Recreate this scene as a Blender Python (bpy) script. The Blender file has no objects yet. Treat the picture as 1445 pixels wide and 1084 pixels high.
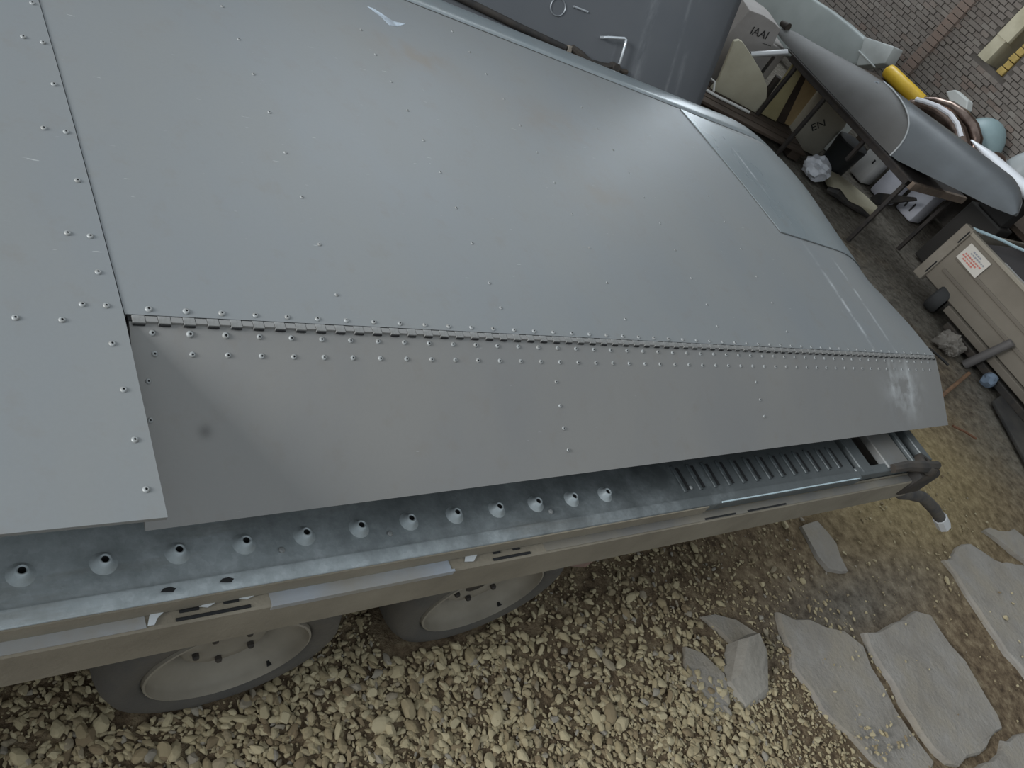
import bpy, bmesh, math, random
import numpy as np
from mathutils import Vector, Matrix
random.seed(7); rng = np.random.default_rng(11)
S = bpy.context.scene
COL = S.collection

# ------------------------------------------------------------------ camera
cd = bpy.data.cameras.new('camera'); cam = bpy.data.objects.new('camera', cd); COL.objects.link(cam)
cd.sensor_width = 36.0; cd.sensor_fit = 'HORIZONTAL'; cd.lens = 1178.79 / 1445 * 36.0; cd.clip_start = 0.05
RX = Vector((0.77798359, -0.40078835, 0.48384939)); DN = Vector((-0.01910896, -0.78484973, -0.61939143)); FW = Vector((0.62799393, 0.47263051, -0.61825886))
mw = Matrix.Identity(4)
for i in range(3):
    mw[i][0] = RX[i]; mw[i][1] = -DN[i]; mw[i][2] = -FW[i]
mw[2][3] = 1.5
cam.matrix_world = mw; S.camera = cam
# ------------------------------------------------------------------ world and light
wd = bpy.data.worlds.new('world'); S.world = wd; wd.use_nodes = True
bg = wd.node_tree.nodes['Background']; bg.inputs[0].default_value = (0.84, 0.93, 1.0, 1); bg.inputs[1].default_value = 0.62
def area(name, loc, target, sx, sy, power, color):
    l = bpy.data.lights.new(name, 'AREA'); l.shape = 'RECTANGLE'; l.size = sx; l.size_y = sy; l.energy = power; l.color = color
    o = bpy.data.objects.new(name, l); COL.objects.link(o); o.location = loc
    o.rotation_euler = (Vector(target) - Vector(loc)).to_track_quat('-Z', 'Y').to_euler(); return o
area('window_light_left', (-5.0, 0.95, 2.65), (0.8, 0.7, 0.6), 1.9, 1.5, 420, (0.95, 0.98, 1.0))
area('tip_glint_light', (6.15, 4.75, 2.35), (2.2, 1.4, 0.75), 1.0, 1.3, 36, (0.82, 0.92, 1.0))  # unseen lamp added for glints on the wing tip, no window there
area('window_light_far', (5.5, 7.5, 5.2), (2.2, 1.2, 0.7), 3.0, 2.6, 120, (0.86, 0.94, 1.0))
S.view_settings.view_transform = 'Standard'; S.view_settings.look = 'None'; S.view_settings.gamma = 1.0
S.view_settings.use_curve_mapping = False; S.view_settings.exposure = 0.0

# ------------------------------------------------------------------ helpers
def srgb(r, g, b):
    f = lambda c: (c/255/12.92) if c/255 <= 0.04045 else ((c/255+0.055)/1.055)**2.4
    return (f(r), f(g), f(b), 1)
MATS = {}
class NT:
    def __init__(s, name):
        s.m = bpy.data.materials.new(name); s.m.use_nodes = True; s.t = s.m.node_tree; s.n = s.t.nodes
        s.b = s.n['Principled BSDF']
    def new(s, ty, **kw):
        x = s.n.new(ty)
        for k, v in kw.items(): setattr(x, k, v)
        return x
    def link(s, a, b): s.t.links.new(a, b)
    def coord(s, kind='Object'):
        return s.new('ShaderNodeTexCoord').outputs[kind]
    def noise(s, scale, detail=4, rough=0.55, vec=None, stretch=None):
        x = s.new('ShaderNodeTexNoise'); x.inputs['Scale'].default_value = scale; x.inputs['Detail'].default_value = detail; x.inputs['Roughness'].default_value = rough
        v = vec or s.coord()
        if stretch:
            mp = s.new('ShaderNodeMapping'); mp.inputs['Scale'].default_value = stretch; s.link(v, mp.inputs[0]); v = mp.outputs[0]
        s.link(v, x.inputs['Vector']); return x.outputs['Fac']
    def ramp(s, fac, stops):
        r = s.new('ShaderNodeValToRGB'); e = r.color_ramp.elements
        while len(e) < len(stops): e.new(0.5)
        for i, (p, c) in enumerate(stops): e[i].position = p; e[i].color = c if len(c) == 4 else (*c, 1)
        s.link(fac, r.inputs[0]); return r.outputs[0]
    def mix(s, fac, a, b):
        m = s.new('ShaderNodeMix', data_type='RGBA')
        for sock, v in ((m.inputs[0], fac), (m.inputs[6], a), (m.inputs[7], b)):
            if hasattr(v, 'node'): s.link(v, sock)
            else: sock.default_value = v
        return m.outputs[2]
    def math(s, op, a, b=None, clamp=False):
        m = s.new('ShaderNodeMath', operation=op); m.use_clamp = clamp
        for i, v in enumerate((a, b)):
            if v is None: continue
            if hasattr(v, 'node'): s.link(v, m.inputs[i])
            else: m.inputs[i].default_value = v
        return m.outputs[0]
    def bump(s, h, strength, dist=0.01):
        x = s.new('ShaderNodeBump'); x.inputs['Strength'].default_value = strength; x.inputs['Distance'].default_value = dist
        s.link(h, x.inputs['Height']); s.link(x.outputs[0], s.b.inputs['Normal'])
def mat(name, c, rough=0.6, metal=0.0, c2=None, scale=8, amount=0.5, bump=0.0, bscale=60, dust=None, spec=0.5, stretch=None):
    if name in MATS: return MATS[name]
    t = NT(name); t.b.inputs['Roughness'].default_value = rough; t.b.inputs['Metallic'].default_value = metal
    t.b.inputs['Specular IOR Level'].default_value = spec
    base = c
    if c2 is not None:
        f = t.noise(scale, 5, 0.6, stretch=stretch)
        f = t.ramp(f, [(0.5 - 0.5*amount*0.6, (0, 0, 0)), (0.5 + 0.5*amount*0.6, (1, 1, 1))])
        base = t.mix(f, c, c2)
    if dust is not None:
        f = t.ramp(t.noise(dust[1], 6, 0.65), [(0.45, (0, 0, 0)), (0.62, (1, 1, 1))])
        base = t.mix(f, base, dust[0])
    if hasattr(base, 'node'): t.link(base, t.b.inputs['Base Color'])
    else: t.b.inputs['Base Color'].default_value = base
    if bump: t.bump(t.noise(bscale, 4), bump)
    MATS[name] = t.m; return t.m

def add(name, me_or_bm, material=None, parent=None, smooth=False, loc=None):
    if isinstance(me_or_bm, bmesh.types.BMesh):
        me = bpy.data.meshes.new(name); bmesh.ops.recalc_face_normals(me_or_bm, faces=me_or_bm.faces)
        me_or_bm.to_mesh(me); me_or_bm.free()
    else: me = me_or_bm
    if material is not None:
        for m in (material if isinstance(material, (list, tuple)) else [material]): me.materials.append(m)
    if smooth:
        me.polygons.foreach_set('use_smooth', [True]*len(me.polygons))
        if smooth != 'all':
            me.set_sharp_from_angle(angle=math.radians(smooth if smooth is not True else 40))
    o = bpy.data.objects.new(name, me); COL.objects.link(o)
    if parent is not None: o.parent = parent
    if loc is not None: o.location = loc
    return o
def tag(o, label=None, cat=None, group=None, kind=None):
    if label: o['label'] = label
    if cat: o['category'] = cat
    if group: o['group'] = group
    if kind: o['kind'] = kind
    return o
def empty(name, loc=(0, 0, 0), label=None, cat=None, group=None):
    o = bpy.data.objects.new(name, None); COL.objects.link(o); o.location = loc; o.empty_display_size = 0.1
    return tag(o, label, cat, group)
def BM(): return bmesh.new()
def box(bm, a, b, bev=0.0, rot=None, piv=None):
    n0 = len(bm.verts)
    x0, y0, z0 = a; x1, y1, z1 = b
    vs = [bm.verts.new(p) for p in ((x0,y0,z0),(x1,y0,z0),(x1,y1,z0),(x0,y1,z0),(x0,y0,z1),(x1,y0,z1),(x1,y1,z1),(x0,y1,z1))]
    fs = [bm.faces.new([vs[i] for i in f]) for f in ((3,2,1,0),(4,5,6,7),(0,1,5,4),(1,2,6,5),(2,3,7,6),(3,0,4,7))]
    if bev: 
        es = {e for f in fs for e in f.edges}
        r = bmesh.ops.bevel(bm, geom=list(es), offset=bev, segments=2, affect='EDGES', profile=0.5)
    return bm
def prism(bm, pts, d, bev=0.0, seg=2):
    """polygon pts (3D list) extruded by vector d"""
    d = Vector(d); A = [bm.verts.new(p) for p in pts]; Bv = [bm.verts.new(Vector(p) + d) for p in pts]; n = len(pts)
    f = [bm.faces.new(A), bm.faces.new(list(reversed(Bv)))]
    for i in range(n): f.append(bm.faces.new((A[i], Bv[i], Bv[(i+1) % n], A[(i+1) % n])))
    bmesh.ops.recalc_face_normals(bm, faces=f)
    if bev:
        bmesh.ops.bevel(bm, geom=list({e for q in f for e in q.edges}), offset=bev, segments=seg, affect='EDGES', profile=0.5)
    return bm
def tube(bm, pts, r, seg=10, cap=True):
    pts = [Vector(p) for p in pts]; n = len(pts); R = r if isinstance(r, (list, tuple)) else [r]*n
    rings = []; up = None
    for i, p in enumerate(pts):
        t = (pts[min(i+1, n-1)] - pts[max(i-1, 0)]).normalized()
        if up is None: up = t.orthogonal().normalized()
        up = (up - t*up.dot(t)).normalized(); sd = t.cross(up)
        rings.append([bm.verts.new(p + (up*math.cos(a) + sd*math.sin(a))*R[i]) for a in [2*math.pi*k/seg for k in range(seg)]])
    for a, b in zip(rings, rings[1:]):
        for k in range(seg): bm.faces.new((a[k], a[(k+1) % seg], b[(k+1) % seg], b[k]))
    if cap: bm.faces.new(list(reversed(rings[0]))); bm.faces.new(rings[-1])
    return bm
def lathe(bm, prof, axis_o, axis, seg=32, closed=False):
    """prof: (r, h) along axis"""
    axis = Vector(axis).normalized(); u = axis.orthogonal().normalized(); v = axis.cross(u); o = Vector(axis_o)
    rings = []
    for r, h in prof:
        if r < 1e-6: rings.append([bm.verts.new(o + axis*h)])
        else: rings.append([bm.verts.new(o + axis*h + (u*math.cos(2*math.pi*k/seg) + v*math.sin(2*math.pi*k/seg))*r) for k in range(seg)])
    prs = list(zip(rings, rings[1:])) + ([(rings[-1], rings[0])] if closed else [])
    for a, b in prs:
        for k in range(seg):
            k2 = (k+1) % seg
            if len(a) == 1 and len(b) == 1: continue
            if len(a) == 1: bm.faces.new((a[0], b[k], b[k2]))
            elif len(b) == 1: bm.faces.new((a[k], a[k2], b[0]))
            else: bm.faces.new((a[k], a[k2], b[k2], b[k]))
    return bm
def loft(bm, rings, cap=True, closed=True):
    R = [[bm.verts.new(p) for p in r] for r in rings]; m = len(R[0])
    for a, b in zip(R, R[1:]):
        for k in range(m if closed else m-1): bm.faces.new((a[k], a[(k+1) % m], b[(k+1) % m], b[k]))
    if cap: bm.faces.new(list(reversed(R[0]))); bm.faces.new(R[-1])
    return bm

# ------------------------------------------------------------------ materials
def wing_material(name, tip=False, aileron=False):
    t = NT(name); v = t.coord()
    big = t.noise(3.0, 4, 0.6, vec=v, stretch=(1.4, .7, 1)); fine = t.noise(220, 3, 0.6, vec=v); mid = t.noise(22, 5, 0.65, vec=v)
    c = t.ramp(big, [(0.36, srgb(126, 130, 132)), (0.64, srgb(130, 132, 131))])
    if aileron: c = t.ramp(big, [(0.36, srgb(127, 126, 124)), (0.64, srgb(132, 130, 126))])
    if tip: c = t.ramp(big, [(0.36, srgb(124, 134, 138)), (0.64, srgb(134, 141, 143))])
    c = t.mix(t.math('MULTIPLY', t.ramp(mid, [(0.55, (0, 0, 0)), (0.75, (1, 1, 1))]), 0.22), c, srgb(120, 108, 94))
    c = t.mix(t.math('MULTIPLY', fine, 0.22), c, srgb(112, 112, 112))
    # a few pale scratches and dark stains that belong to the sheet
    scr = t.ramp(t.noise(38, 2, 0.4, vec=v, stretch=(1, 9, 1)), [(0.775, (0, 0, 0)), (0.795, (1, 1, 1))])
    c = t.mix(t.math('MULTIPLY', scr, 0.5), c, srgb(190, 192, 190))
    sep = t.new('ShaderNodeSeparateXYZ'); t.link(v, sep.inputs[0]); X, Y = sep.outputs[0], sep.outputs[1]
    def gauss(ax, w):
        a = t.math('DIVIDE', ax, w); return t.math('POWER', 2.718, t.math('MULTIPLY', t.math('MULTIPLY', a, a), -1.0))
    wear_glint_n = t.ramp(t.noise(16, 5, 0.6, vec=v), [(0.42, (0, 0, 0)), (0.60, (1, 1, 1))])
    if aileron:
        # worn patch near the tip
        dx = t.math('ADD', X, -1.93); dy = t.math('ADD', Y, 0.095)
        w = t.math('MULTIPLY', t.math('MULTIPLY', gauss(dx, 0.085), gauss(dy, 0.06)), wear_glint_n)
        c = t.mix(t.math('MULTIPLY', w, 0.55), c, srgb(196, 198, 198))
        for (cx, w0) in ((1.865, 0.011), (1.965, 0.009)):
            w = t.math('MULTIPLY', t.math('MULTIPLY', gauss(t.math('ADD', X, -cx), w0), gauss(t.math('ADD', Y, .075), .07)), t.math('MULTIPLY', wear_glint_n, .34))
            c = t.mix(w, c, srgb(205, 207, 207))
        w = t.math('MULTIPLY', t.math('MULTIPLY', gauss(t.math('ADD', X, -0.083), 0.008), gauss(t.math('ADD', Y, 0.135), 0.008)), 0.7)
        c = t.mix(w, c, srgb(80, 78, 76))
    else:
        # two rubbed lines along the tip; the third is a painted crease highlight
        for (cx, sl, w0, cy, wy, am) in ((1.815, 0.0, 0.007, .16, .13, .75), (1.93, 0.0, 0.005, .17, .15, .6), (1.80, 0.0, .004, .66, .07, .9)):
            w = t.math('MULTIPLY', t.math('MULTIPLY', gauss(t.math('ADD', X, -cx), w0), gauss(t.math('ADD', Y, -cy), wy)), t.math('MULTIPLY', wear_glint_n, am))
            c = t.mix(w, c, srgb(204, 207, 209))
        # rusty-brown smudges
        for (cx, cy, wx, wy, am) in ((0.68, 0.72, .10, .05, .35), (1.02, .40, .12, .10, .22), (1.0, .62, .16, .06, .25)):
            w = t.math('MULTIPLY', t.math('MULTIPLY', gauss(t.math('ADD', X, -cx), wx), gauss(t.math('ADD', Y, -cy), wy)), am)
            c = t.mix(t.math('MULTIPLY', w, t.math('ADD', wear_glint_n, .4)), c, srgb(128, 112, 92))
    t.link(c, t.b.inputs['Base Color'])
    t.b.inputs['Metallic'].default_value = 0.0
    t.b.inputs['Specular IOR Level'].default_value = 0.55
    ro = t.math('ADD', t.math('MULTIPLY', big, 0.14), 0.40 if not tip else 0.22); t.link(ro, t.b.inputs['Roughness'])
    t.bump(t.math('ADD', t.math('MULTIPLY', t.noise(2.6, 2, .4, vec=v), 1.0), t.math('MULTIPLY', fine, 0.004)), 0.05, 0.05)
    return t.m
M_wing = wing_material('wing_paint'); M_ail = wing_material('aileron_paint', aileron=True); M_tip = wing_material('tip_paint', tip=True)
M_rivet = mat('rivet_paint', srgb(152, 155, 155), .45, .1, srgb(128, 127, 123), 60)
M_dark = mat('dark_gap', srgb(26, 26, 27), .8)
M_hinge = mat('hinge_metal', srgb(140, 140, 138), .45, .1, srgb(118, 117, 114), 90)
M_chip = mat('chipped_paint', srgb(205, 218, 230), .5, 0, srgb(150, 158, 166), 40)

def zinc():
    t = NT('galvanised_steel'); v = t.coord('Object')
    vo = t.new('ShaderNodeTexVoronoi'); vo.inputs['Scale'].default_value = 130; t.link(v, vo.inputs['Vector'])
    sp = t.new('ShaderNodeSeparateColor'); t.link(vo.outputs['Color'], sp.inputs[0])
    a = t.ramp(sp.outputs[0], [(0, srgb(178, 186, 188)), (1, srgb(194, 201, 203))])
    b = t.noise(9, 6, .7, vec=v); c = t.mix(t.ramp(b, [(.38, (0, 0, 0)), (.66, (1, 1, 1))]), a, srgb(158, 165, 166))
    c = t.mix(t.math('MULTIPLY', t.ramp(t.noise(4, 6, .7, vec=v, stretch=(.5, 3, 1)), [(.55, (0, 0, 0)), (.72, (1, 1, 1))]), .6), c, srgb(134, 128, 114))
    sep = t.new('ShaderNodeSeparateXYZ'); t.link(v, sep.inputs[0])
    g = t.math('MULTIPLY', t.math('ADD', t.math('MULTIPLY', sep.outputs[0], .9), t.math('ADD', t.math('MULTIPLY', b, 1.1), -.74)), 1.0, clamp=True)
    c = t.mix(t.math('MULTIPLY', g, .86), c, srgb(62, 66, 66))  # deck darkens towards the tail: shade painted in over patchy grime
    t.link(c, t.b.inputs['Base Color']); t.b.inputs['Metallic'].default_value = .12
    t.link(t.math('ADD', t.math('MULTIPLY', b, .3), .30), t.b.inputs['Roughness']); t.bump(t.noise(80, 4, vec=v), .12, .004)
    return t.m
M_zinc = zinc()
M_dustrail = mat('dusty_steel', srgb(146, 138, 122), .9, 0, srgb(116, 108, 94), 7, .9, .15, 160)
M_flange = mat('rail_flange_steel', srgb(160, 170, 184), .45, .15, srgb(150, 146, 138), 6, .6)
M_flange2 = mat('grimy_flange_steel', srgb(104, 104, 104), .6, .1, srgb(128, 122, 110), 6, .6)
M_darksteel = mat('dark_steel', srgb(48, 46, 44), .7, .2, srgb(74, 66, 58), 14)
M_tyre = mat('tyre_rubber', srgb(70, 69, 68), .9, 0, srgb(98, 92, 82), 5, .8, .2, 120)
M_rim = mat('dusty_rim', srgb(150, 143, 130), .8, .05, srgb(122, 115, 102), 9, .8)

# ------------------------------------------------------------------ the setting
floor_mat = NT('dirt_floor')
def build_floor_mat():
    t = floor_mat; v = t.coord(); sep = t.new('ShaderNodeSeparateXYZ'); t.link(v, sep.inputs[0]); X, Y = sep.outputs[0], sep.outputs[1]
    n1 = t.noise(2.2, 6, .65, vec=v); n2 = t.noise(26, 6, .7, vec=v); n3 = t.noise(120, 4, .7, vec=v)
    c = t.ramp(n2, [(.34, srgb(76, 63, 50)), (.5, srgb(114, 98, 78)), (.68, srgb(148, 133, 108))])
    grey = t.ramp(n2, [(.34, srgb(84, 78, 70)), (.66, srgb(128, 122, 112))])
    # grey concrete dust further along, yellow sand by the trailer tail
    far = t.math('ADD', t.math('MULTIPLY', t.math('ADD', X, -3.78), 1.3), t.math('MULTIPLY', t.math('ADD', n1, -.5), 2.2), clamp=False)
    far = t.math('MULTIPLY', far, 1.0, clamp=True); c = t.mix(far, c, grey)
    def g(ax, c0, w):
        a = t.math('DIVIDE', t.math('ADD', ax, -c0), w); return t.math('POWER', 2.718, t.math('MULTIPLY', t.math('MULTIPLY', a, a), -1.))
    sand = t.math('MULTIPLY', t.math('MULTIPLY', g(X, 3.25, .62), g(Y, .66, .34)), t.math('ADD', n1, .45), clamp=True)
    c = t.mix(sand, c, t.ramp(n2, [(.35, srgb(138, 122, 88)), (.65, srgb(176, 158, 118))]))
    gp = t.math('MULTIPLY', t.math('MULTIPLY', g(X, 2.45, .5), g(Y, .26, .12)), t.math('ADD', n1, .3), clamp=True)
    c = t.mix(gp, c, grey)
    t.link(c, t.b.inputs['Base Color']); t.b.inputs['Roughness'].default_value = .95; t.b.inputs['Specular IOR Level'].default_value = .15
    t.bump(t.math('ADD', t.math('MULTIPLY', n2, .7), t.math('MULTIPLY', n3, .35)), .8, .02)
build_floor_mat()
def fh(x, y):
    """height of the dirt floor"""
    return 0.006*math.sin(3.1*x+1.3*y)*math.sin(2.7*y-1.1*x) + 0.004*math.sin(11*x+4*y)*math.cos(9*y-3*x) - .008
def grid_floor():
    xs = np.concatenate([np.linspace(-8, -.6, 8), np.linspace(-.4, 4.2, 116), np.linspace(4.4, 8, 10)])
    ys = np.concatenate([np.linspace(-6, -.8, 7), np.linspace(-.7, 2.3, 76), np.linspace(2.5, 9, 10)])
    vs = [(x, y, fh(x, y)) for y in ys for x in xs]; nx = len(xs)
    fs = [(j*nx+i, j*nx+i+1, (j+1)*nx+i+1, (j+1)*nx+i) for j in range(len(ys)-1) for i in range(nx-1)]
    me = bpy.data.meshes.new('floor'); me.from_pydata(vs, [], fs); return me
floor = add('floor', grid_floor(), floor_mat.m, smooth='all'); floor['kind'] = 'structure'
tag(floor, 'dirt floor strewn with tan gravel and broken concrete under the trailer')

# broken concrete slabs, parts of the floor
M_conc = mat('broken_concrete', srgb(150, 145, 138), .92, 0, srgb(124, 117, 107), 9, .8, .5, 70, dust=(srgb(142, 134, 121), 5.5))
def slab(poly, top, th=.07, tilt=(0, 0), name='slab', m=M_conc, jit=.020):
    pts = []
    n = len(poly)
    for i in range(n):
        a = Vector((*poly[i], 0)); b = Vector((*poly[(i+1) % n], 0)); L = (b-a).length; k = max(1, int(L/.045))
        for j in range(k):
            p = a.lerp(b, j/k)
            if j: p += Vector((random.uniform(-jit, jit), random.uniform(-jit, jit), 0))*.7
            pts.append(p)
    cx = sum(p.x for p in pts)/len(pts); cy = sum(p.y for p in pts)/len(pts)
    bm = BM(); rings = []
    for z, s in ((top-th, 1.03), (top-.008, 1.0), (top, .975)):
        rings.append([Vector((cx+(p.x-cx)*s, cy+(p.y-cy)*s, z + (p.x-cx)*tilt[0] + (p.y-cy)*tilt[1] + random.uniform(-.002, .002))) for p in pts])
    loft(bm, rings)
    return add(name, bm, m, floor, smooth=30)
slab([(2.051,.31),(2.166,.264),(2.288,.2),(2.332,.144),(2.31,.02),(2.304,-.112),(2.322,-.2),(2.2,-.22),(2.08,-.12),(2.0,.04),(1.985,.16)], .006, tilt=(.0, .015))
slab([(2.374,.176),(2.509,.168),(2.7,.179),(2.763,.153),(2.762,.047),(2.768,-.085),(2.729,-.221),(2.539,-.24),(2.37,-.215),(2.338,-.121),(2.356,.02)], .009)
slab([(3.079,.301),(3.328,.329),(3.416,.244),(3.60,.19),(3.7,.02),(3.33,-.15),(3.07,-.20),(3.05,-.05)], .010)
slab([(3.50,.36),(3.75,.33),(3.95,.10),(3.75,.02),(3.64,.20)], .008)
slab([(2.476,-.262),(2.776,-.25),(2.95,-.34),(2.95,-.6),(2.45,-.6),(2.40,-.36)], .008)
slab([(1.644,.302),(1.69,.273),(1.727,.207),(1.67,.12),(1.60,.14),(1.59,.23)], .004)
slab([(2.414,.542),(2.52,.55),(2.54,.46),(2.50,.36),(2.41,.384)], -.002)
slab([(1.76,.36),(1.876,.325),(1.93,.268),(1.816,.27)], .004)
# a pointed lump of rock standing among the gravel
bm = BM()
loft(bm, [[(1.80,.275,-.02),(1.885,.285,-.02),(1.91,.20,-.02),(1.86,.11,-.02),(1.72,.09,-.02),(1.70,.19,-.02)],
          [(1.81,.268,.03),(1.878,.272,.03),(1.89,.21,.025),(1.845,.14,.01),(1.74,.12,.005),(1.725,.185,.012)],
          [(1.825,.262,.055),(1.868,.262,.056),(1.872,.225,.045),(1.835,.17,.02),(1.765,.14,.01),(1.76,.19,.025)]])
add('rock', bm, mat('pale_rock', srgb(158, 152, 142), .9, 0, srgb(128, 122, 112), 12, .9, .4, 60), floor, smooth=25)

# gravel -------------------------------------------------------------
def stone_mesh(seed, sub=2):
    r = random.Random(seed); bm = bmesh.new(); bmesh.ops.create_icosphere(bm, subdivisions=sub, radius=1)
    sx, sy, sz = r.uniform(.8, 1.35), r.uniform(.55, .85), r.uniform(.42, .68)
    cuts = [Vector((r.gauss(0, 1), r.gauss(0, 1), r.gauss(0, 1))).normalized() for _ in range(9)]
    for v in bm.verts:
        p = v.co.copy()
        for c in cuts:
            d = p.dot(c); lim = .60
            if d > lim: p -= c*(d-lim)*.97
        v.co = Vector((p.x*sx, p.y*sy, p.z*sz))*r.uniform(.97, 1.03)*1.15
    return bm
def stone_material():
    t = NT('gravel_stone'); at = t.new('ShaderNodeAttribute', attribute_name='tint'); oi = t.new('ShaderNodeObjectInfo')
    f = t.math('FRACT', t.math('ADD', at.outputs['Fac'], oi.outputs['Random']))
    c = t.ramp(f, [(0, srgb(122, 106, 84)), (.3, srgb(164, 151, 120)), (.6, srgb(186, 174, 143)), (.9, srgb(146, 132, 104)), (1, srgb(150, 145, 136))])
    c = t.mix(t.math('MULTIPLY', t.noise(90, 4, .6), .35), c, srgb(122, 108, 84))
    t.link(c, t.b.inputs['Base Color']); t.b.inputs['Roughness'].default_value = .93; t.b.inputs['Specular IOR Level'].default_value = .2
    return t.m
M_stone = stone_material()
SLABS = [((2.05, 2.33), (-.13, .2)), ((2.36, 2.76), (-.2, .16)), ((3.08, 3.6), (-.12, .25)), ((2.5, 2.9), (-.6, -.27))]
def gdens(x, y):
    base = 1.0 if x < 1.75 else max(.10, 1 - (x-1.75)/.5)
    under = y > .56 + .02*x
    if under: base *= .34
    if x > 1.15 and y > .26: base *= .45
    if x > 2.0 and y > .1: base = max(base, .16)
    if x > 1.95: base = max(base, .5 if y < -.1 and x < 2.3 else .1)
    for (a, b), (c, d) in SLABS:
        if a < x < b and c < y < d: base *= (.55 if (y < -.03 and x < 2.3 and y < .55 - .27*x + (x-2.0)*-.1) else .12)
    return base
cand = []
while len(cand) < 33000:
    x = random.uniform(-.15, 3.6) if random.random() < .22 else random.uniform(-.1, 2.35); y = random.uniform(max(-.75, .42-.315*x-.30), 1.25 if x < 1.5 else 1.0)
    if random.random() > gdens(x, y): continue
    if y > .46 and ((abs(x-.471) < .13) or (abs(x-.972) < .13)) and y < .66: continue
    big = (x < 1.75 and y < .5)
    s = min(.0140, .0046*math.exp(random.gauss(.08 if big else -.20, .46)))
    if random.random() < (.015 if big else .004): s *= 1.5
    cand.append((s, x, y))
cand.sort(key=lambda q: -q[0])
base_meshes = []
for k in range(8):
    me = bpy.data.meshes.new('stone'); b_ = stone_mesh(k, 2); b_.to_mesh(me); b_.free(); me.materials.append(M_stone)
    base_meshes.append(me)
def ztop(x, y):
    z = fh(x, y)
    for (a, b), (c, d) in SLABS:
        if a < x < b and c < y < d: z = max(z, .012)
    return z
indiv = [q for q in cand if q[2] < .62][:300]; ids = set(map(id, indiv)); rest = [q for q in cand if id(q) not in ids]
for i, (s, x, y) in enumerate(indiv):
    o = bpy.data.objects.new('stone', base_meshes[i % 8]); COL.objects.link(o); o.parent = floor
    o.location = (x, y, ztop(x, y) + s*.35 + .003); o.scale = (s, s, s); o.rotation_euler = (random.gauss(0, .25), random.gauss(0, .25), random.uniform(0, 6.28))
def merged_stones(rest):
    protos = []
    for k in range(10):
        b_ = stone_mesh(100+k, 2 if k < 6 else 1); b_.verts.ensure_lookup_table()
        protos.append((np.array([v.co for v in b_.verts]), np.array([[v.index for v in f.verts] for f in b_.faces]))); b_.free()
    V = []; F = []; T = []; off = 0
    for i, (s, x, y) in enumerate(rest):
        v, f = protos[i % 6 if s > .0042 else 6 + i % 4]; a = rng.uniform(0, 6.28); b = rng.normal(0, .3); ca, sa, cb, sb = math.cos(a), math.sin(a), math.cos(b), math.sin(b)
        R = np.array([[ca, -sa, 0], [sa, ca, 0], [0, 0, 1]]) @ np.array([[1, 0, 0], [0, cb, -sb], [0, sb, cb]])
        V.append(v @ R.T * s + np.array([x, y, ztop(x, y) + s*.3 + rng.uniform(0, .004)])); F.append(f + off); off += len(v); T.append(np.full(len(v), rng.uniform(0, 1)))
    V = np.concatenate(V); F = np.concatenate(F); T = np.concatenate(T)
    me = bpy.data.meshes.new('gravel'); me.vertices.add(len(V)); me.vertices.foreach_set('co', V.ravel()); me.loops.add(F.size); me.loops.foreach_set('vertex_index', F.ravel().astype(np.int32))
    me.polygons.add(len(F)); me.polygons.foreach_set('loop_start', np.arange(0, F.size, 3, dtype=np.int32)); me.polygons.foreach_set('use_smooth', np.zeros(len(F), bool))
    at = me.attributes.new('tint', 'FLOAT', 'POINT'); at.data.foreach_set('value', T.astype(np.float32)); me.update(calc_edges=True); return me
gr = add('gravel', merged_stones(rest), M_stone, floor); gr['kind'] = 'stuff'

# brick wall at the far end, with a window opening ---------------------------------
WX = 6.2
M_mortar = mat('wall_mortar', srgb(112, 106, 99), .95, 0, srgb(98, 92, 87), 3, .8, .3, 40)
def brick_mat():
    t = NT('old_brick'); at = t.new('ShaderNodeAttribute', attribute_name='tint'); oi = t.new('ShaderNodeObjectInfo')
    f = t.math('FRACT', t.math('ADD', at.outputs['Fac'], oi.outputs['Random']))
    c = t.ramp(f, [(0, srgb(128, 118, 110)), (.35, srgb(142, 133, 124)), (.6, srgb(132, 121, 112)), (.8, srgb(152, 144, 135)), (1, srgb(136, 116, 104))])
    c = t.mix(t.math('MULTIPLY', t.noise(1.6, 5, .7), .6), c, srgb(124, 120, 117))
    t.link(c, t.b.inputs['Base Color']); t.b.inputs['Roughness'].default_value = .92; return t.m
M_brick = brick_mat()
wy0, wy1, wz0, wz1 = 2.985, 3.235, .893, 1.75
bm = BM(); 
for a, b in (((WX, -5, -.05), (WX+.4, wy0, 4)), ((WX, wy1, -.05), (WX+.4, 9, 4)), ((WX, wy0, -.05), (WX+.4, wy1, wz0)), ((WX, wy0, wz1), (WX+.4, wy1, 4))): box(bm, a, b)
wall = add('wall_right', bm, M_mortar); wall['kind'] = 'structure'; tag(wall, 'old grey brown brick wall at the far end of the hall')
BL, BH, GAP = .062, .029, .005
bricks = []
nrow = int(1.55/(BH+GAP))
for r in range(nrow):
    z = .25 + r*(BH+GAP); y = 1.6 + (r % 2)*.5*(BL+GAP)
    while y < 4.75:
        if not (y+BL > wy0-.004 and y < wy1+.004 and z+BH > wz0-.004 and z < wz1+.004): bricks.append((y, z))
        y += BL+GAP
vis = lambda q: (2.35 < q[0] < 3.9 and q[1] > .62 + .12*(q[0]-2.3))
near = sorted([q for q in bricks if vis(q)], key=lambda q: (q[0]-3.1)**2 + ((q[1]-.95)*1.0)**2)[:300]; ns = set(near)
bb = []
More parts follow.
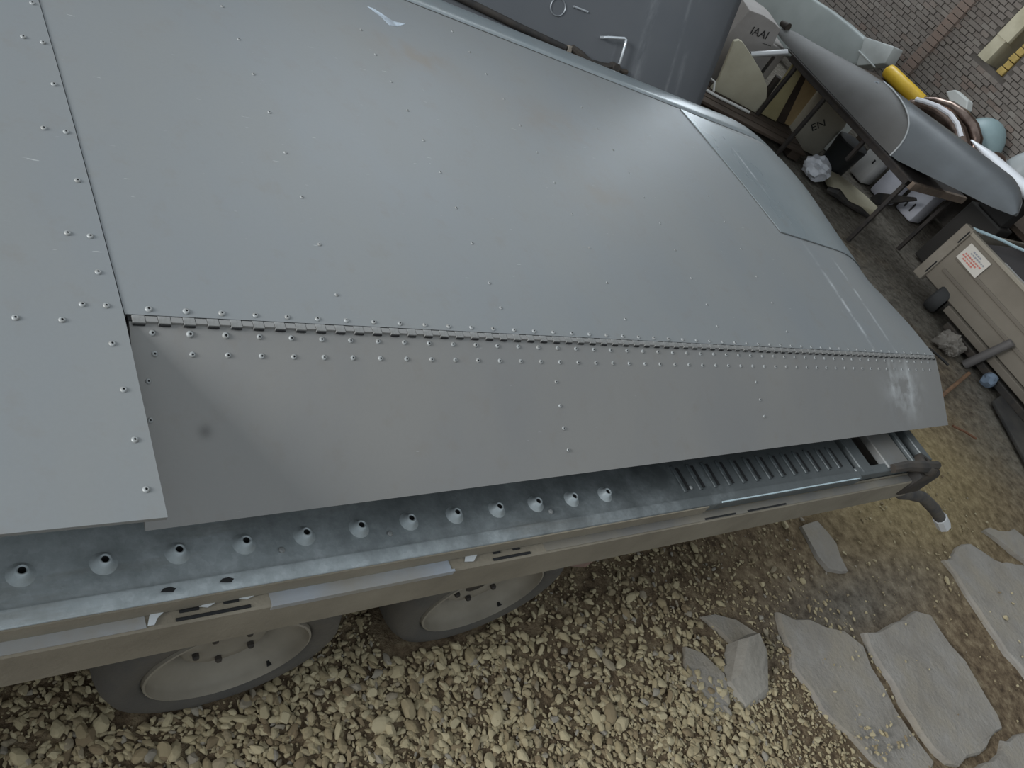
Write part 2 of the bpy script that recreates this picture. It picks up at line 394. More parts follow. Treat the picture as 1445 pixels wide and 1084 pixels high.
for k in range(4):
    bm = BM(); d = .010 + .004*k; box(bm, (-d, 0, 0), (0.0, BL, BH)); 
    for v in bm.verts: v.co += Vector((0, random.uniform(-.002, .002), random.uniform(-.0018, .0018)))
    me = bpy.data.meshes.new('brick'); bmesh.ops.recalc_face_normals(bm, faces=bm.faces); bm.to_mesh(me); bm.free(); me.materials.append(M_brick); bb.append(me)
for i, (y, z) in enumerate(near):
    o = bpy.data.objects.new('brick', bb[random.randrange(4)]); COL.objects.link(o); o.parent = wall; o.location = (WX+.001, y, z)
V, F, T = [], [], []
cube = np.array([(0,0,0),(1,0,0),(1,1,0),(0,1,0),(0,0,1),(1,0,1),(1,1,1),(0,1,1)], float); cf = np.array([(3,2,1,0),(4,5,6,7),(0,1,5,4),(1,2,6,5),(2,3,7,6),(3,0,4,7)])
for (y, z) in bricks:
    if (y, z) in ns: continue
    d = random.uniform(.009, .022); V.append(cube*np.array([d, BL, BH]) + np.array([WX+.001-d, y, z])); F.append(cf + 8*len(F)); T += [random.random()]*8
me = bpy.data.meshes.new('brickwork'); me.from_pydata(np.concatenate(V).tolist(), [], np.concatenate(F).tolist())
at = me.attributes.new('tint', 'FLOAT', 'POINT'); at.data.foreach_set('value', T)
o = add('brickwork', me, M_brick, wall); o['kind'] = 'stuff'
# pilaster strip running up the wall
bm = BM()
for k in range(34):
    z = .25 + k*.046; box(bm, (WX-.045 - random.uniform(0, .006), 3.515, z), (WX-.002, 3.60, z+.041))
o = add('pilaster_bricks', bm, mat('pilaster_brick', srgb(142, 120, 108), .92, 0, srgb(126, 116, 108), 9, .9), wall); o['kind'] = 'stuff'
# window
win = empty('window_1', (WX, 3.1, wz0)); win['kind'] = 'structure'; tag(win, 'narrow window opening with cream reveal in the brick wall')
M_cream = mat('cream_plaster', srgb(214, 206, 180), .8, 0, srgb(190, 182, 156), 6)
def kid(name, bm, m, parent, **k):
    o = add(name, bm, m, parent, **k); o.matrix_parent_inverse = parent.matrix_world.inverted() if False else Matrix.Translation(-Vector(parent.location)); return o
bm = BM(); box(bm, (WX-.01, 3.15, wz0), (WX+.30, 3.234, wz1)); kid('reveal', bm, M_cream, win)
bm = BM(); box(bm, (WX-.015, 3.13, 1.06), (WX+.02, 3.234, wz1)); kid('reveal_block', bm, M_cream, win)
bm = BM(); box(bm, (WX+.26, 2.99, wz0), (WX+.30, 3.15, wz1)); kid('dark_backing', bm, mat('window_darkness', srgb(70, 62, 52), .8), win)  # dark sheet stands in for the unlit space behind the opening
for k in range(9):
    bm = BM(); z = wz0 + .002 + k*.05; box(bm, (WX-.006 - random.uniform(0, .01), 2.992, z), (WX+.15, 3.045 + random.uniform(-.006, .006), z+.045), .004); kid('block', bm, mat('yellow_brick', srgb(206, 178, 104), .8, 0, srgb(176, 150, 88), 12), win)
# plain back wall closing the hall behind the dark panel
bm = BM(); box(bm, (-8, 9, -.05), (WX+.4, 9.3, 4)); o = add('wall_back', bm, M_mortar); o['kind'] = 'structure'; tag(o, 'plain brick back wall of the hall behind the grey panel')

# ------------------------------------------------------------------ trailer
tr = empty('trailer', (.0, .42, 0), 'galvanised flatbed trailer with dusty side rail under the wing', 'trailer')
T0 = Matrix.Translation(-Vector(tr.location))
def tpart(name, bm, m, parent=tr, **k):
    o = add(name, bm, m, parent, **k)
    if parent is tr: o.matrix_parent_inverse = T0
    return o
XL, XR = -1.3, 2.25
# deck plank with hat-shaped dimples
DZ = .528
bm = BM()
sec = [(.432, .505), (.430, .529), (.4315, .5315), (.448, .5345), (.4505, .534), (.4525, DZ+.0005), (.455, DZ), (1.45, DZ), (1.45, DZ-.006), (.462, DZ-.006), (.452, DZ-.004), (.438, .505)]
loft(bm, [[(x, y, z) for y, z in sec] for x in np.linspace(XL, 1.90, 10)])
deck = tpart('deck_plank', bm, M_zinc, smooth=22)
dm = BM(); lathe(dm, [(.017, -.001), (.0145, .0008), (.0105, .004), (.0078, .0095), (.0068, .0118), (.0055, .0122), (.0042, .0105), (.0036, .001), (0, .001)], (0, 0, 0), (0, 0, 1), 16)
dme = bpy.data.meshes.new('dimple'); bmesh.ops.recalc_face_normals(dm, faces=dm.faces)
dm.faces.ensure_lookup_table()
for f in dm.faces:
    f.smooth = True
    c = f.calc_center_median()
    if math.hypot(c.x, c.y) < .0041: f.material_index = 1
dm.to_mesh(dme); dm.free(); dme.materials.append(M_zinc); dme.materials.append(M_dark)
x = .155 - .0855*6
k = 0
while x < 1.15:
    o = bpy.data.objects.new('dimple', dme); COL.objects.link(o); o.parent = deck; o.location = (x, .4935 - .006*max(0, x), DZ)
    x += .0855 - .001*max(0, x*4); k += 1
    for row in (1, 2):
        pass
# louvre slots towards the tail
slot_me = bpy.data.meshes.new('slot'); sb = BM(); box(sb, (-.005, -.03, -.001), (.005, .03, .0035), .0016); bmesh.ops.recalc_face_normals(sb, faces=sb.faces); sb.to_mesh(slot_me); sb.free(); slot_me.materials.append(mat('tail_shade_zinc', srgb(100, 106, 108), .4, .1, srgb(60, 64, 64), 30))  # louvre zinc darkened to match the shade painted into the tail deck
slotd = bpy.data.meshes.new('slot_hole'); sb = BM(); box(sb, (.005, -.026, .0004), (.016, .026, .0016)); bmesh.ops.recalc_face_normals(sb, faces=sb.faces); sb.to_mesh(slotd); sb.free(); slotd.materials.append(M_dark)
for i in range(13):
    for me_, nm in ((slot_me, 'louvre'), (slotd, 'slot_hole')):
        o = bpy.data.objects.new(nm, me_); COL.objects.link(o); o.parent = deck; o.location = (1.28 + i*.047, .497, DZ)
# little rust spots / bolts on the deck
bo = BM(); lathe(bo, [(.0045, 0), (.0045, .002), (.003, .0032), (0, .0034)], (0, 0, 0), (0, 0, 1), 8); bome = bpy.data.meshes.new('bolt'); bmesh.ops.recalc_face_normals(bo, faces=bo.faces); bo.to_mesh(bome); bo.free(); bome.materials.append(M_rivet)
for (bx, by) in ((.455, .474), (.62, .474), (1.30, .475), (.93, .47)):
    o = bpy.data.objects.new('bolt', bome); COL.objects.link(o); o.parent = deck; o.location = (bx, by, DZ)
bm = BM(); box(bm, (1.36, .4305, .5312), (1.89, .4335, .5338), .0006); tpart('rim_highlight', bm, mat('polished_rim_highlight', srgb(196, 214, 220), .3, .2), deck)  # pale strip carries the painted highlight of the polished rim
# two torn marks on the rim of the plank
for tx in (.30, .37):
    bm = BM(); prism(bm, [(tx-.008, .440, .5365), (tx+.006, .437, .5365), (tx+.010, .441, .5365), (tx+.004, .444, .5368), (tx-.004, .4435, .5366)], (0, 0, .0012))
    tpart('scar', bm, M_dark, deck)
# side rail: face, narrow flange on top with cut-outs
bm = BM()
rs = [(.410, .421), (.410, .500), (.413, .503), (.432, .503), (.432, .507), (.436, .507), (.436, .498), (.416, .497), (.415, .421)]
loft(bm, [[(x, y, z) for y, z in rs] for x in np.linspace(XL, XR, 8)])
rail = tpart('side_rail', bm, M_dustrail, smooth=20)
bm = BM(); 
for (a, b) in ((XL, .278), (.432, .715), (.905, XR-.02)):
    bm = BM(); box(bm, (a, .4125, .5032), (b, .4305, .5042)); tpart('flange_strip', bm, M_flange if b < .8 else M_flange2, rail)
bm = BM(); box(bm, (XL, .4275, .5045), (1.32, .4297, .5300)); tpart('dusty_riser', bm, M_dustrail, rail)
bm = BM(); box(bm, (.432, .4085, .494), (.72, .4125, .5046)); tpart('flange_lip', bm, M_flange, rail)
for (a, b, y0, y1) in ((.318, .342, .423, .427), (.372, .392, .424, .428), (.312, .405, .413, .4175), (.80, .815, .424, .428), (.84, .855, .424, .428), (.795, .872, .413, .4175), (1.32, 1.42, .413, .417), (1.46, 1.60, .413, .417)):
    bm = BM(); box(bm, (a, y0, .5036), (b, y1, .5050), .001); tpart('slot', bm, M_dark, rail)
M_white = mat('bare_metal_tear', srgb(206, 210, 212), .5, .2)
for pts in ([(.279,.414),(.285,.4305),(.303,.430),(.292,.422),(.287,.414)], [(.342,.4265),(.352,.4235),(.364,.4285),(.352,.429)], [(.392,.4275),(.402,.4245),(.418,.4295),(.404,.430)], [(.742,.420),(.748,.4305),(.772,.430),(.758,.418)]):
    bm = BM(); prism(bm, [(x, y, .5046) for x, y in pts], (0, 0, .0014)); tpart('torn_edge', bm, M_white, rail)
# far rail, cross beams, axle tubes
bm = BM(); box(bm, (XL, 1.44, .42), (XR, 1.49, .53), .004); tpart('side_rail', bm, M_dustrail)
for x in (-.9, 0.05, 1.35, 1.8):
    bm = BM(); box(bm, (x, .44, .45), (x+.05, 1.44, .515), .004); tpart('cross_beam', bm, M_darksteel)
# tail frame with square openings
M_taildust = mat('tail_plate', srgb(128, 130, 130), .6, .3, srgb(120, 112, 100), 8, .8)
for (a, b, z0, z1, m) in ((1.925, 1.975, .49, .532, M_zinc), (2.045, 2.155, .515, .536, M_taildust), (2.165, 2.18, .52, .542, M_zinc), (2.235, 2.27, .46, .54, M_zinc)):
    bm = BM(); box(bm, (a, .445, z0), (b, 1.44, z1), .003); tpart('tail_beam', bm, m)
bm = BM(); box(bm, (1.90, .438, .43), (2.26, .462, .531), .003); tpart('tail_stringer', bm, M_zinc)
bm = BM(); box(bm, (1.9, .462, .40), (2.26, 1.44, .43)); tpart('tail_floor', bm, M_darksteel)
# shackle lug on the tail corner
bm = BM(); lathe(bm, [(.016, -.012), (.030, -.012), (.034, 0), (.030, .012), (.016, .012), (.012, 0)], (2.20, .432, .545), (.2, .1, 1), 18, closed=True)
lug = tpart('lug', bm, M_darksteel, smooth=True)
bm = BM(); tube(bm, [(2.05, .44, .537), (2.10, .436, .548), (2.16, .425, .552), (2.22, .42, .55), (2.28, .43, .535)], [.012, .014, .016, .015, .012], 8); tpart('lug_arm', bm, M_darksteel, smooth=True)
bm = BM(); box(bm, (2.17, .402, .44), (2.285, .45, .535), .012); tpart('corner_cap', bm, M_darksteel, smooth=True)
bm = BM(); box(bm, (2.08, .42, .40), (2.24, .46, .43), .004); tpart('under_bracket', bm, M_darksteel)
# hose / strap hanging from the tail
bm = BM(); tube(bm, [(2.25, .44, .405), (2.32, .43, .385), (2.40, .429, .37), (2.539, .426, .33), (2.664, .40, .28), (2.745, .377, .24)], [.013, .017, .018, .018, .019, .018], 10)
hose = tpart('tail_hose', bm, mat('black_hose', srgb(64, 62, 62), .7, 0, srgb(90, 84, 76), 20), smooth=True)
bm = BM(); tube(bm, [(2.735, .380, .245), (2.794, .360, .212)], [.0225, .0225], 8); tpart('hose_end', bm, mat('white_plastic_end', srgb(206, 206, 206), .5), hose, smooth=True)
# wheels
def wheel(xc, yc, R, yaw, stub_a):
    K = R*.895
    ax = Vector((-math.sin(yaw), -math.cos(yaw), .0)).normalized()   # outward axle direction
    c = Vector((xc, yc, R-.004))
    root = tpart('wheel', None or BM(), M_tyre) if False else None
    bm = BM()
    lathe(bm, [(R*.655, -.005), (R*.70, .004), (R*.80, .010), (R*.91, .005), (R*.965, -.012), (R*.99, -.03), (R, -.06), (R, -.10), (R*.985, -.13), (R*.93, -.155), (R*.84, -.165), (R*.68, -.155), (R*.65, -.08)], c, ax, 56, closed=True)
    ty = tpart('tyre', bm, M_tyre, smooth=50)
    bm = BM()
    lathe(bm, [(K*.755, -.004), (K*.745, .006), (K*.725, .007), (K*.705, -.004), (K*.69, -.012), (K*.62, -.020), (K*.54, -.030), (K*.48, -.044), (K*.455, -.062), (K*.43, -.062), (K*.415, -.044), (K*.39, -.030), (K*.36, -.026), (K*.25, -.026), (K*.10, -.028), (0, -.028)], c, ax, 56)
    rim = tpart('rim', bm, M_rim, ty, smooth=60); rim.matrix_parent_inverse = T0.inverted() @ T0
    u = Vector((0, 0, -1)); w = ax.cross(u)
    for k in range(5):
        bm = BM(); a = 2*math.pi*k/5; p = c + (u*math.cos(a) + w*math.sin(a))*R*.24 - ax*.025; lathe(bm, [(.006, 0), (.006, .006), (.004, .009), (0, .009)], p, ax, 6)
        tpart('wheel_nut', bm, M_darksteel, ty)
    a = stub_a; p = c + (u*math.cos(a) + w*math.sin(a))*R*.66 - ax*.03
    bm = BM(); tube(bm, [p, p + ax*.028 - (u*math.cos(a) + w*math.sin(a))*.006], .0045, 6); tpart('valve', bm, M_dark, ty)
    bm = BM(); box(bm, (-.006, -.018, -.008), (.006, .018, .0), .002); 
    return ty
wheel(.476, .464, .195, 0, .85)
wheel(.984, .473, .195, 0, .85)
bm = BM(); 
tube(bm, [(.476, .50, .188), (.476, 1.4, .188)], .025, 10); tpart('axle', bm, M_darksteel, smooth=True)
bm = BM(); tube(bm, [(.984, .50, .188), (.984, 1.4, .188)], .025, 10); tpart('axle', bm, M_darksteel, smooth=True)
bm = BM(); box(bm, (.38, .70, .22), (1.05, .76, .46), .006); tpart('axle_beam', bm, M_darksteel)
bm = BM(); prism(bm, [(1.26, .52, .14), (1.36, .52, .10), (1.42, .52, .46), (1.30, .52, .46)], (0, .012, 0), .003); tpart('mud_flap', bm, mat('red_plate', srgb(150, 112, 102), .8, 0, srgb(120, 108, 98), 14, .8))

# ------------------------------------------------------------------ aircraft wing
es = Vector((.99931, .00544, -.03684)); ec = Vector((-.0036, .99871, .0495)); ec = (ec - es*ec.dot(es)).normalized(); NW = es.cross(ec)
WP = Vector((.2549, .6860, .7466))
ea = Vector((.013, .8815, .472)); ea = (ea - es*ea.dot(es)).normalized()
TA = math.atan2(ea.dot(NW), ea.dot(ec))       # aileron droop angle in the wing frame
wing = empty('aircraft_wing', WP, 'large riveted grey aircraft wing with drooped aileron lying over the trailer', 'aircraft wing')
wm = Matrix.Identity(4)
for i in range(3):
    wm[i][0] = es[i]; wm[i][1] = ec[i]; wm[i][2] = NW[i]; wm[i][3] = WP[i]
wing.matrix_world = wm
CS = lambda s: 1.013 - .0746*s               # leading-edge seam
def tipdrop(s):
    t = max(0, (s-1.99)/.20); return .040*t**2
def h(s, c):
    u = c/.95; b = .012*4*u*(1-u) if c > 0 else .02*c
    return b - tipdrop(s)*(1 if c > 0.25 else max(0.0, c/.25)*.8)
def tipx(s, c):
    if s < 1.95: return s
    f = (s-1.95)/.22
    w = .035*math.exp(-((c-.72)/.16)**2) - .012*math.exp(-((c-.3)/.1)**2) + .006*math.exp(-((c-.12)/.05)**2)
    return s + f*w
SST = [0, .2, .5, .8, 1.1, 1.4, 1.6, 1.75, 1.86, 1.95, 2.0, 2.04, 2.08, 2.11, 2.135, 2.155, 2.165]
def ring_main(s, seam=True):
    cs = CS(s); pts = []
    for i in range(22):
        c = .004 + (cs-.004)*i/21; ss = s - (.043*c if s == 0 else 0) + (.0015 if s == 0 else 0); pts.append((tipx(ss, c), c, h(s, c)))
    th = .085*(1 - .75*max(0, (s-1.95)/.22))
    for c, f in ((cs, -.035), (cs*.7, -.09), (cs*.35, -.105), (.06, -.09), (.012, -.05)):
        pts.append((tipx(s, c) if s > 0 else s - .043*c, c, h(s, c) + f*th/.085*.8))
    return pts
bm = BM(); loft(bm, [ring_main(s) for s in SST]); 
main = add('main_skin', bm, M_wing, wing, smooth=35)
# leading edge: rolled nose skin lapping just over the main skin
def ring_nose(s):
    cs = CS(s); rf = 1.0 if s < 1.9 else max(.12, 1 - .9*((s-1.9)/.27)**2.2)
    a, R = .125*rf, .06*(1 if s < 1.9 else max(.3, 1-.7*(s-1.9)/.27)); pts = []
    for i in range(15):
        th = math.pi*i/14; c = cs - .004 + a*math.sin(th); z = h(s, cs) + .0018 - R*2*((1-math.cos(th))/2)**1.35; pts.append((tipx(s, c) if s > 1.95 else s, c, z - .02*a*math.sin(th)))
    pts.append((tipx(s, cs) if s > 1.95 else s, cs-.02, h(s, cs) - R*2 + .004)); pts.append((tipx(s, cs) if s > 1.95 else s, cs-.010, h(s, cs)-.004))
    return pts
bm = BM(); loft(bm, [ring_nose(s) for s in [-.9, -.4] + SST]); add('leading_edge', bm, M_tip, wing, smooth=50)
bm = BM()
def stripline(bm, pts, w):
    for a, b in zip(pts, pts[1:]):
        a, b = Vector(a), Vector(b); d = (b-a).normalized(); n_ = Vector((-d.y, d.x, 0))*w; prism(bm, [a-n_, b-n_, b+n_, a+n_], (0, 0, .0006))
stripline(bm, [(s_, CS(s_)-.0055, h(s_, CS(s_)-.0055)+.0004) for s_ in np.linspace(.006, 2.10, 26)], .0014); add('seam_gap', bm, mat('sealant', srgb(84, 84, 82), .8), wing)
# inboard panel, full chord, its edge overhanging the aileron
def ring_in(s, off=.0014):
    cs = CS(s); P_ = []
    for i in range(26):
        c = -.256 + (cs-.004+.256)*i/25; ss = s - (.043*c if abs(s) < 1e-6 and c > 0 else 0); P_.append((ss, c, h(s, c) + off))
    for c, z in ((cs-.004, -.05), (cs*.5, -.09), (.03, -.085), (-.1, -.045), (-.250, -.010), (-.256, -.004)):
        ss = s - (.043*c if abs(s) < 1e-6 and c > 0 else 0); P_.append((ss, c, h(s, max(c, -.256)) + z + .0))
    return P_
bm = BM(); loft(bm, [ring_in(s) for s in (-.95, -.6, -.3, -.12, 0)]); inb = add('inboard_panel', bm, M_wing, wing, smooth=35)
# removable tip cover plate
bm = BM()
def tp(u, v):
    A, B_, C_, D = Vector((1.662, .878)), Vector((1.722, .397)), Vector((2.175, .352)), Vector((2.172, .80))
    p = (A*(1-v) + B_*v)*(1-u) + (D*(1-v) + C_*v)*u; return p
G = [[None]*13 for _ in range(13)]; Gb = [[None]*13 for _ in range(13)]
for i in range(13):
    for j in range(13):
        p = tp(i/12, j/12); s, c = p.x, p.y; cc = min(c, CS(s)-.012)
        G[i][j] = bm.verts.new((tipx(s, cc)*1.0, cc, h(s, cc)+.0032)); Gb[i][j] = bm.verts.new((tipx(s, cc), cc, h(s, cc)+.0002))
for i in range(12):
    for j in range(12): bm.faces.new((G[i][j], G[i+1][j], G[i+1][j+1], G[i][j+1]))
for k in range(12):
    for (a, b) in (((0, k), (0, k+1)), ((12, k), (12, k+1)), ((k, 0), (k+1, 0)), ((k, 12), (k+1, 12))):
        bm.faces.new((G[a[0]][a[1]], G[b[0]][b[1]], Gb[b[0]][b[1]], Gb[a[0]][a[1]]))
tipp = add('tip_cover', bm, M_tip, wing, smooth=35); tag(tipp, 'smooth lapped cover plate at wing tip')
# dark sealant line along two edges of the cover
bm = BM()
def seamline(bm, pts, w, zo):
    pts = [Vector((p[0], p[1], h(p[0], p[1]) + zo)) for p in pts]
    for a, b in zip(pts, pts[1:]):
        d = (b-a).normalized(); n_ = Vector((-d.y, d.x, 0))*w; prism(bm, [a-n_, b-n_, b+n_, a+n_], (0, 0, .0012))
seamline(bm, [tp(0, v/8)[:] for v in range(9)], .0016, .0002); seamline(bm, [tp(u/8, 1)[:] for u in range(9)], .0022, .0002)
for k in range(9):
    pass
add('sealant_line', bm, mat('sealant', srgb(84, 84, 82), .8), wing)
# aileron (own frame: drooped)
ail = bpy.data.objects.new('aileron', bpy.data.meshes.new('aileron')); COL.objects.link(ail); ail.parent = wing; ail.rotation_euler = (TA, 0, 0)
def ring_ail(s):
    te = -.243 + .0475*(s-.01)/2.154
    s0 = s + (0.004 if s < .02 else 0)
    sl = lambda a: (s + (.005*(a/-.243) if s < .02 else 0))
    return [(sl(a), a, z) for a, z in ((-.004, -.001), (-.012, 0), (te*.35, .0015), (te*.65, .001), (te, 0), (te, -.0025), (te*.6, -.022), (-.03, -.05), (-.008, -.048), (-.003, -.02))]
bm = BM(); loft(bm, [ring_ail(s) for s in [.005] + list(np.linspace(.15, 2.02, 14)) + [2.164]]); bmesh.ops.recalc_face_normals(bm, faces=bm.faces)
bm.to_mesh(ail.data); bm.free(); ail.data.materials.append(M_ail); ail.data.polygons.foreach_set('use_smooth', [True]*len(ail.data.polygons)); ail.data.set_sharp_from_angle(angle=math.radians(35))
# piano hinge
bm = BM(); prism(bm, [(.004, .0045, -.012), (2.163, .0045, -.012), (2.163, -.0040, -.012), (.004, -.0040, -.012)], (0, 0, .0105)); ph = add('piano_hinge', bm, M_dark, wing)
km = []
for nm, (y0, y1, z0, z1, lip) in (('a', (-.0082, .0026, -.004, .0010, True)), ('b', (-.0060, .0022, -.004, .0006, False))):
    bm = BM(); box(bm, (.0002, y0, z0), (.0142, y1, z1), .0004); n0 = len(bm.faces)
    if lip: box(bm, (.0004, -.0098, -.0032), (.0140, -.0082, -.0012))
    bmesh.ops.recalc_face_normals(bm, faces=bm.faces)
    for f in bm.faces: f.material_index = 1 if f.calc_center_median().y < -.0083 else 0
    me = bpy.data.meshes.new('knuckle'); bm.to_mesh(me); bm.free(); me.materials.append(M_hinge if lip else M_ail); me.materials.append(M_dark); km.append(me)
i = 0; s = .008
while s < 2.15:
    o = bpy.data.objects.new('knuckle', km[i % 2]); COL.objects.link(o); o.parent = ph; o.location = (s, 0, 0); s += .0144; i += 1
# shadowed slots under each long knuckle
# rivets
rb = BM(); lathe(rb, [(.0040, -.0004), (.0039, .0004), (.0032, .0013), (.0021, .0018), (.0013, .0018), (.0011, .0006), (0, .0006)], (0, 0, 0), (0, 0, 1), 12)
rme = bpy.data.meshes.new('rivet'); bmesh.ops.recalc_face_normals(rb, faces=rb.faces)
for f in rb.faces:
    f.smooth = True; c = f.calc_center_median()
    if math.hypot(c.x, c.y) < .0012: f.material_index = 1
rb.to_mesh(rme); rb.free(); rme.materials.append(M_rivet); rme.materials.append(M_dark)
def rivet(parent, s, c, z, sc=1.0):
    o = bpy.data.objects.new('rivet', rme); COL.objects.link(o); o.parent = parent; o.location = (s, c, z); o.scale = (sc, sc, sc); o.rotation_euler = (0, 0, random.uniform(0, 6))
for s, c in [(-.033,.546),(-.053,.463),(-.03,.461),(-.027,.377),(-.049,.288),(-.024,.288),(-.022,.204),(-.044,.116),(-.02,.115),(-.019,.061),(-.042,.013),(-.017,.013),(-.109,-.01),(-.065,-.01),(-.019,-.04),(-.017,-.101),(-.016,-.164),(-.015,-.223)]:
    rivet(inb, s, c, h(s, c)+.0014)
RM = [(.265,.77),(.269,.688),(.276,.601),(.279,.512),(.282,.421),(.284,.331),(.285,.239),(.287,.147),(.287,.056),(.563,.756),(.568,.68),(.573,.6),(.579,.52),(.582,.44),(.586,.359),(.585,.273),(.584,.192),(.583,.106),(.584,.055),(.843,.88),(.859,.81),(.87,.736),(.879,.654),(.883,.57),(.887,.488),(.888,.399),(.889,.312),(.887,.224),(.885,.137),(.883,.051),(1.158,.718),(1.166,.645),(1.174,.571),(1.178,.494),(1.178,.416),(1.179,.337),(1.176,.258),(1.173,.178),(1.175,.107),(1.168,.05),(1.449,.212),(1.446,.133),(1.434,.05),(1.46,.30),(1.466,.39),(1.47,.48)]
for s, c in RM: rivet(main, s, c, h(s, c), .8)
for i in range(50):
    s = .029 + .0433*i
    if s > 2.15: break
    rivet(main, s, .0125 - .002*s, h(s, .012), 1.15 if i < 3 else (1.0 if i < 25 else .9))
    rivet(ail, s+.001, -.0178, 0.0002, 1.2 if i in (1, 2) else 1.0)
    rivet(ail, s+.002, -.0428 + .0016*s, 0.0006, 1.0)
for s, c in [(.016,-.075),(.0155,-.12),(.66,-.075),(.662,-.115),(.664,-.152),(.668,-.188),(1.24,-.075),(1.245,-.112),(1.25,-.148)]: rivet(ail, s+.006, c, .0014, .85)
# chip of bare pale primer
bm = BM(); prism(bm, [(p[0], p[1], h(*p)+.0001) for p in ((.616,.862),(.630,.862),(.650,.848),(.668,.835),(.700,.840),(.672,.818),(.650,.812),(.640,.835))], (0, 0, .0004)); add('bare_patch', bm, M_chip, wing)

# ------------------------------------------------------------------ dark leaning panel behind the wing
E1 = Vector((.969, -.247, 0)).normalized(); E2 = Vector((.117, .461, .880)).normalized(); E2 = (E2 - E1*E2.dot(E1)).normalized(); EN = E1.cross(E2).normalized(); 
if EN.y > 0: EN = -EN
PO = Vector((1.459, 2.126, .60))
pan = empty('steel_screen', PO, 'dark grey sheet steel screen leaning behind the wing, with bright crank handle', 'screen')
pm = Matrix.Identity(4); E3 = E1.cross(E2)
for i in range(3): pm[i][0] = E1[i]; pm[i][1] = E2[i]; pm[i][2] = E3[i]; pm[i][3] = PO[i]
pan.matrix_world = pm                      # local: x along, y up the lean, z towards the viewer side
sg = 1 if E3.dot(EN) > 0 else -1
def panel_mat():
    t = NT('dark_grey_sheet'); v = t.coord(); sep = t.new('ShaderNodeSeparateXYZ'); t.link(v, sep.inputs[0])
    c = t.ramp(t.noise(3, 5, .6, vec=v), [(.35, srgb(86, 89, 93)), (.65, srgb(92, 94, 97))])
    br = t.ramp(t.noise(14, 5, .7, vec=v, stretch=(1, .3, 1)), [(.42, (0, 0, 0)), (.62, (1, 1, 1))])
    for cx, w0 in ((.80, .006), (.845, .010), (.66, .02)):
        a = t.math('DIVIDE', t.math('ADD', t.math('ADD', sep.outputs[0], t.math('MULTIPLY', sep.outputs[1], .12)), -cx), w0)
        g = t.math('POWER', 2.718, t.math('MULTIPLY', t.math('MULTIPLY', a, a), -1.)); c = t.mix(t.math('MULTIPLY', t.math('MULTIPLY', g, br), .35), c, srgb(150, 152, 154))
    t.link(c, t.b.inputs['Base Color']); t.b.inputs['Roughness'].default_value = .42; t.b.inputs['Metallic'].default_value = .2
    return t.m
M_panel = panel_mat()
bm = BM()
prof = []
nw = 7
for (u, z) in [(-1.6, 0), (.60, 0), (.72, -.002), (.80, -.008), (.88, -.018), (.95, -.032), (.985, -.045), (.992, -.06), (.985, -.11), (-1.6, -.11)]: prof.append((u, z))
loft(bm, [[(u, v, sg*z) for u, z in prof] for v in (-.665, -.3, 0, .4, 1.1)])
add('sheet', bm, M_panel, pan, smooth=50)
M_chrome = mat('bright_steel', srgb(215, 220, 224), .25, .7)
bm = BM(); tube(bm, [(.487, .073, sg*.0), (.490, .0745, sg*.022), (.497, .078, sg*.026), (.555, .097, sg*.026), (.563, .095, sg*.026), (.566, .085, sg*.026), (.573, .025, sg*.024), (.574, .012, sg*.014)], .0048, 10); tag(add('crank_handle', bm, M_chrome, pan, smooth=True), 'bright steel crank handle')
bm = BM(); lathe(bm, [(.0275, 0), (.0270, .003), (.0255, .0042), (.0240, .003), (.0235, .0004)], (.3073, .0988, sg*.0002), (0, 0, sg), 28); add('ring_boss', bm, mat('ring_grey', srgb(140, 144, 148), .4, .4), pan, smooth=True)
bm = BM(); tube(bm, [(.357, .1205, sg*.003), (.411, .1237, sg*.003)], .0035, 8); add('bar_latch', bm, mat('latch_steel', srgb(176, 180, 184), .35, .6), pan, smooth=True)
M_rubber = mat('black_rubber', srgb(36, 35, 35), .7, 0, srgb(58, 53, 48), 20)
bm = BM(); tube(bm, [(-.9, .012, sg*.010), (-.3, .006, sg*.010), (0, .003, sg*.010), (.2, -.002, sg*.010), (.372, -.004, sg*.012)], .011, 10); add('rubber_seal', bm, M_rubber, pan, smooth=True)
bm = BM(); box(bm, (.378, -.05, sg*.0) if sg > 0 else (.378, -.05, -.02), (.395, .010, sg*.02) if sg > 0 else (.395, .010, 0), .003); add('clamp', bm, mat('dusty_clamp', srgb(120, 112, 102), .8), pan)
bm = BM(); tube(bm, [(.392, .008, sg*.014), (.43, -.004, sg*.018), (.47, -.014, sg*.018), (.52, -.008, sg*.016), (.555, .004, sg*.016)], [.009, .014, .012, .013, .010], 8); add('latch_arm', bm, M_darksteel, pan, smooth=True)
bm = BM(); box(bm, (.42, -.06, min(0, sg*.022)), (.445, .006, max(0, sg*.022)), .003); add('clamp', bm, mat('dusty_clamp', srgb(120, 112, 102), .8), pan)
bm = BM(); tube(bm, [(.562, .006, sg*.0), (.566, .004, sg*.03)], [.016, .014], 12); tube(bm, [(.566, .002, sg*.012), (.60, .005, sg*.012), (.618, .008, sg*.008)], .008, 8); add('latch_boss', bm, M_darksteel, pan, smooth=True)
# pale rub marks down the sheet
for (u, w, v0, v1) in ((.80, .004, .12, .32), (.835, .003, .05, .36)):
    pass

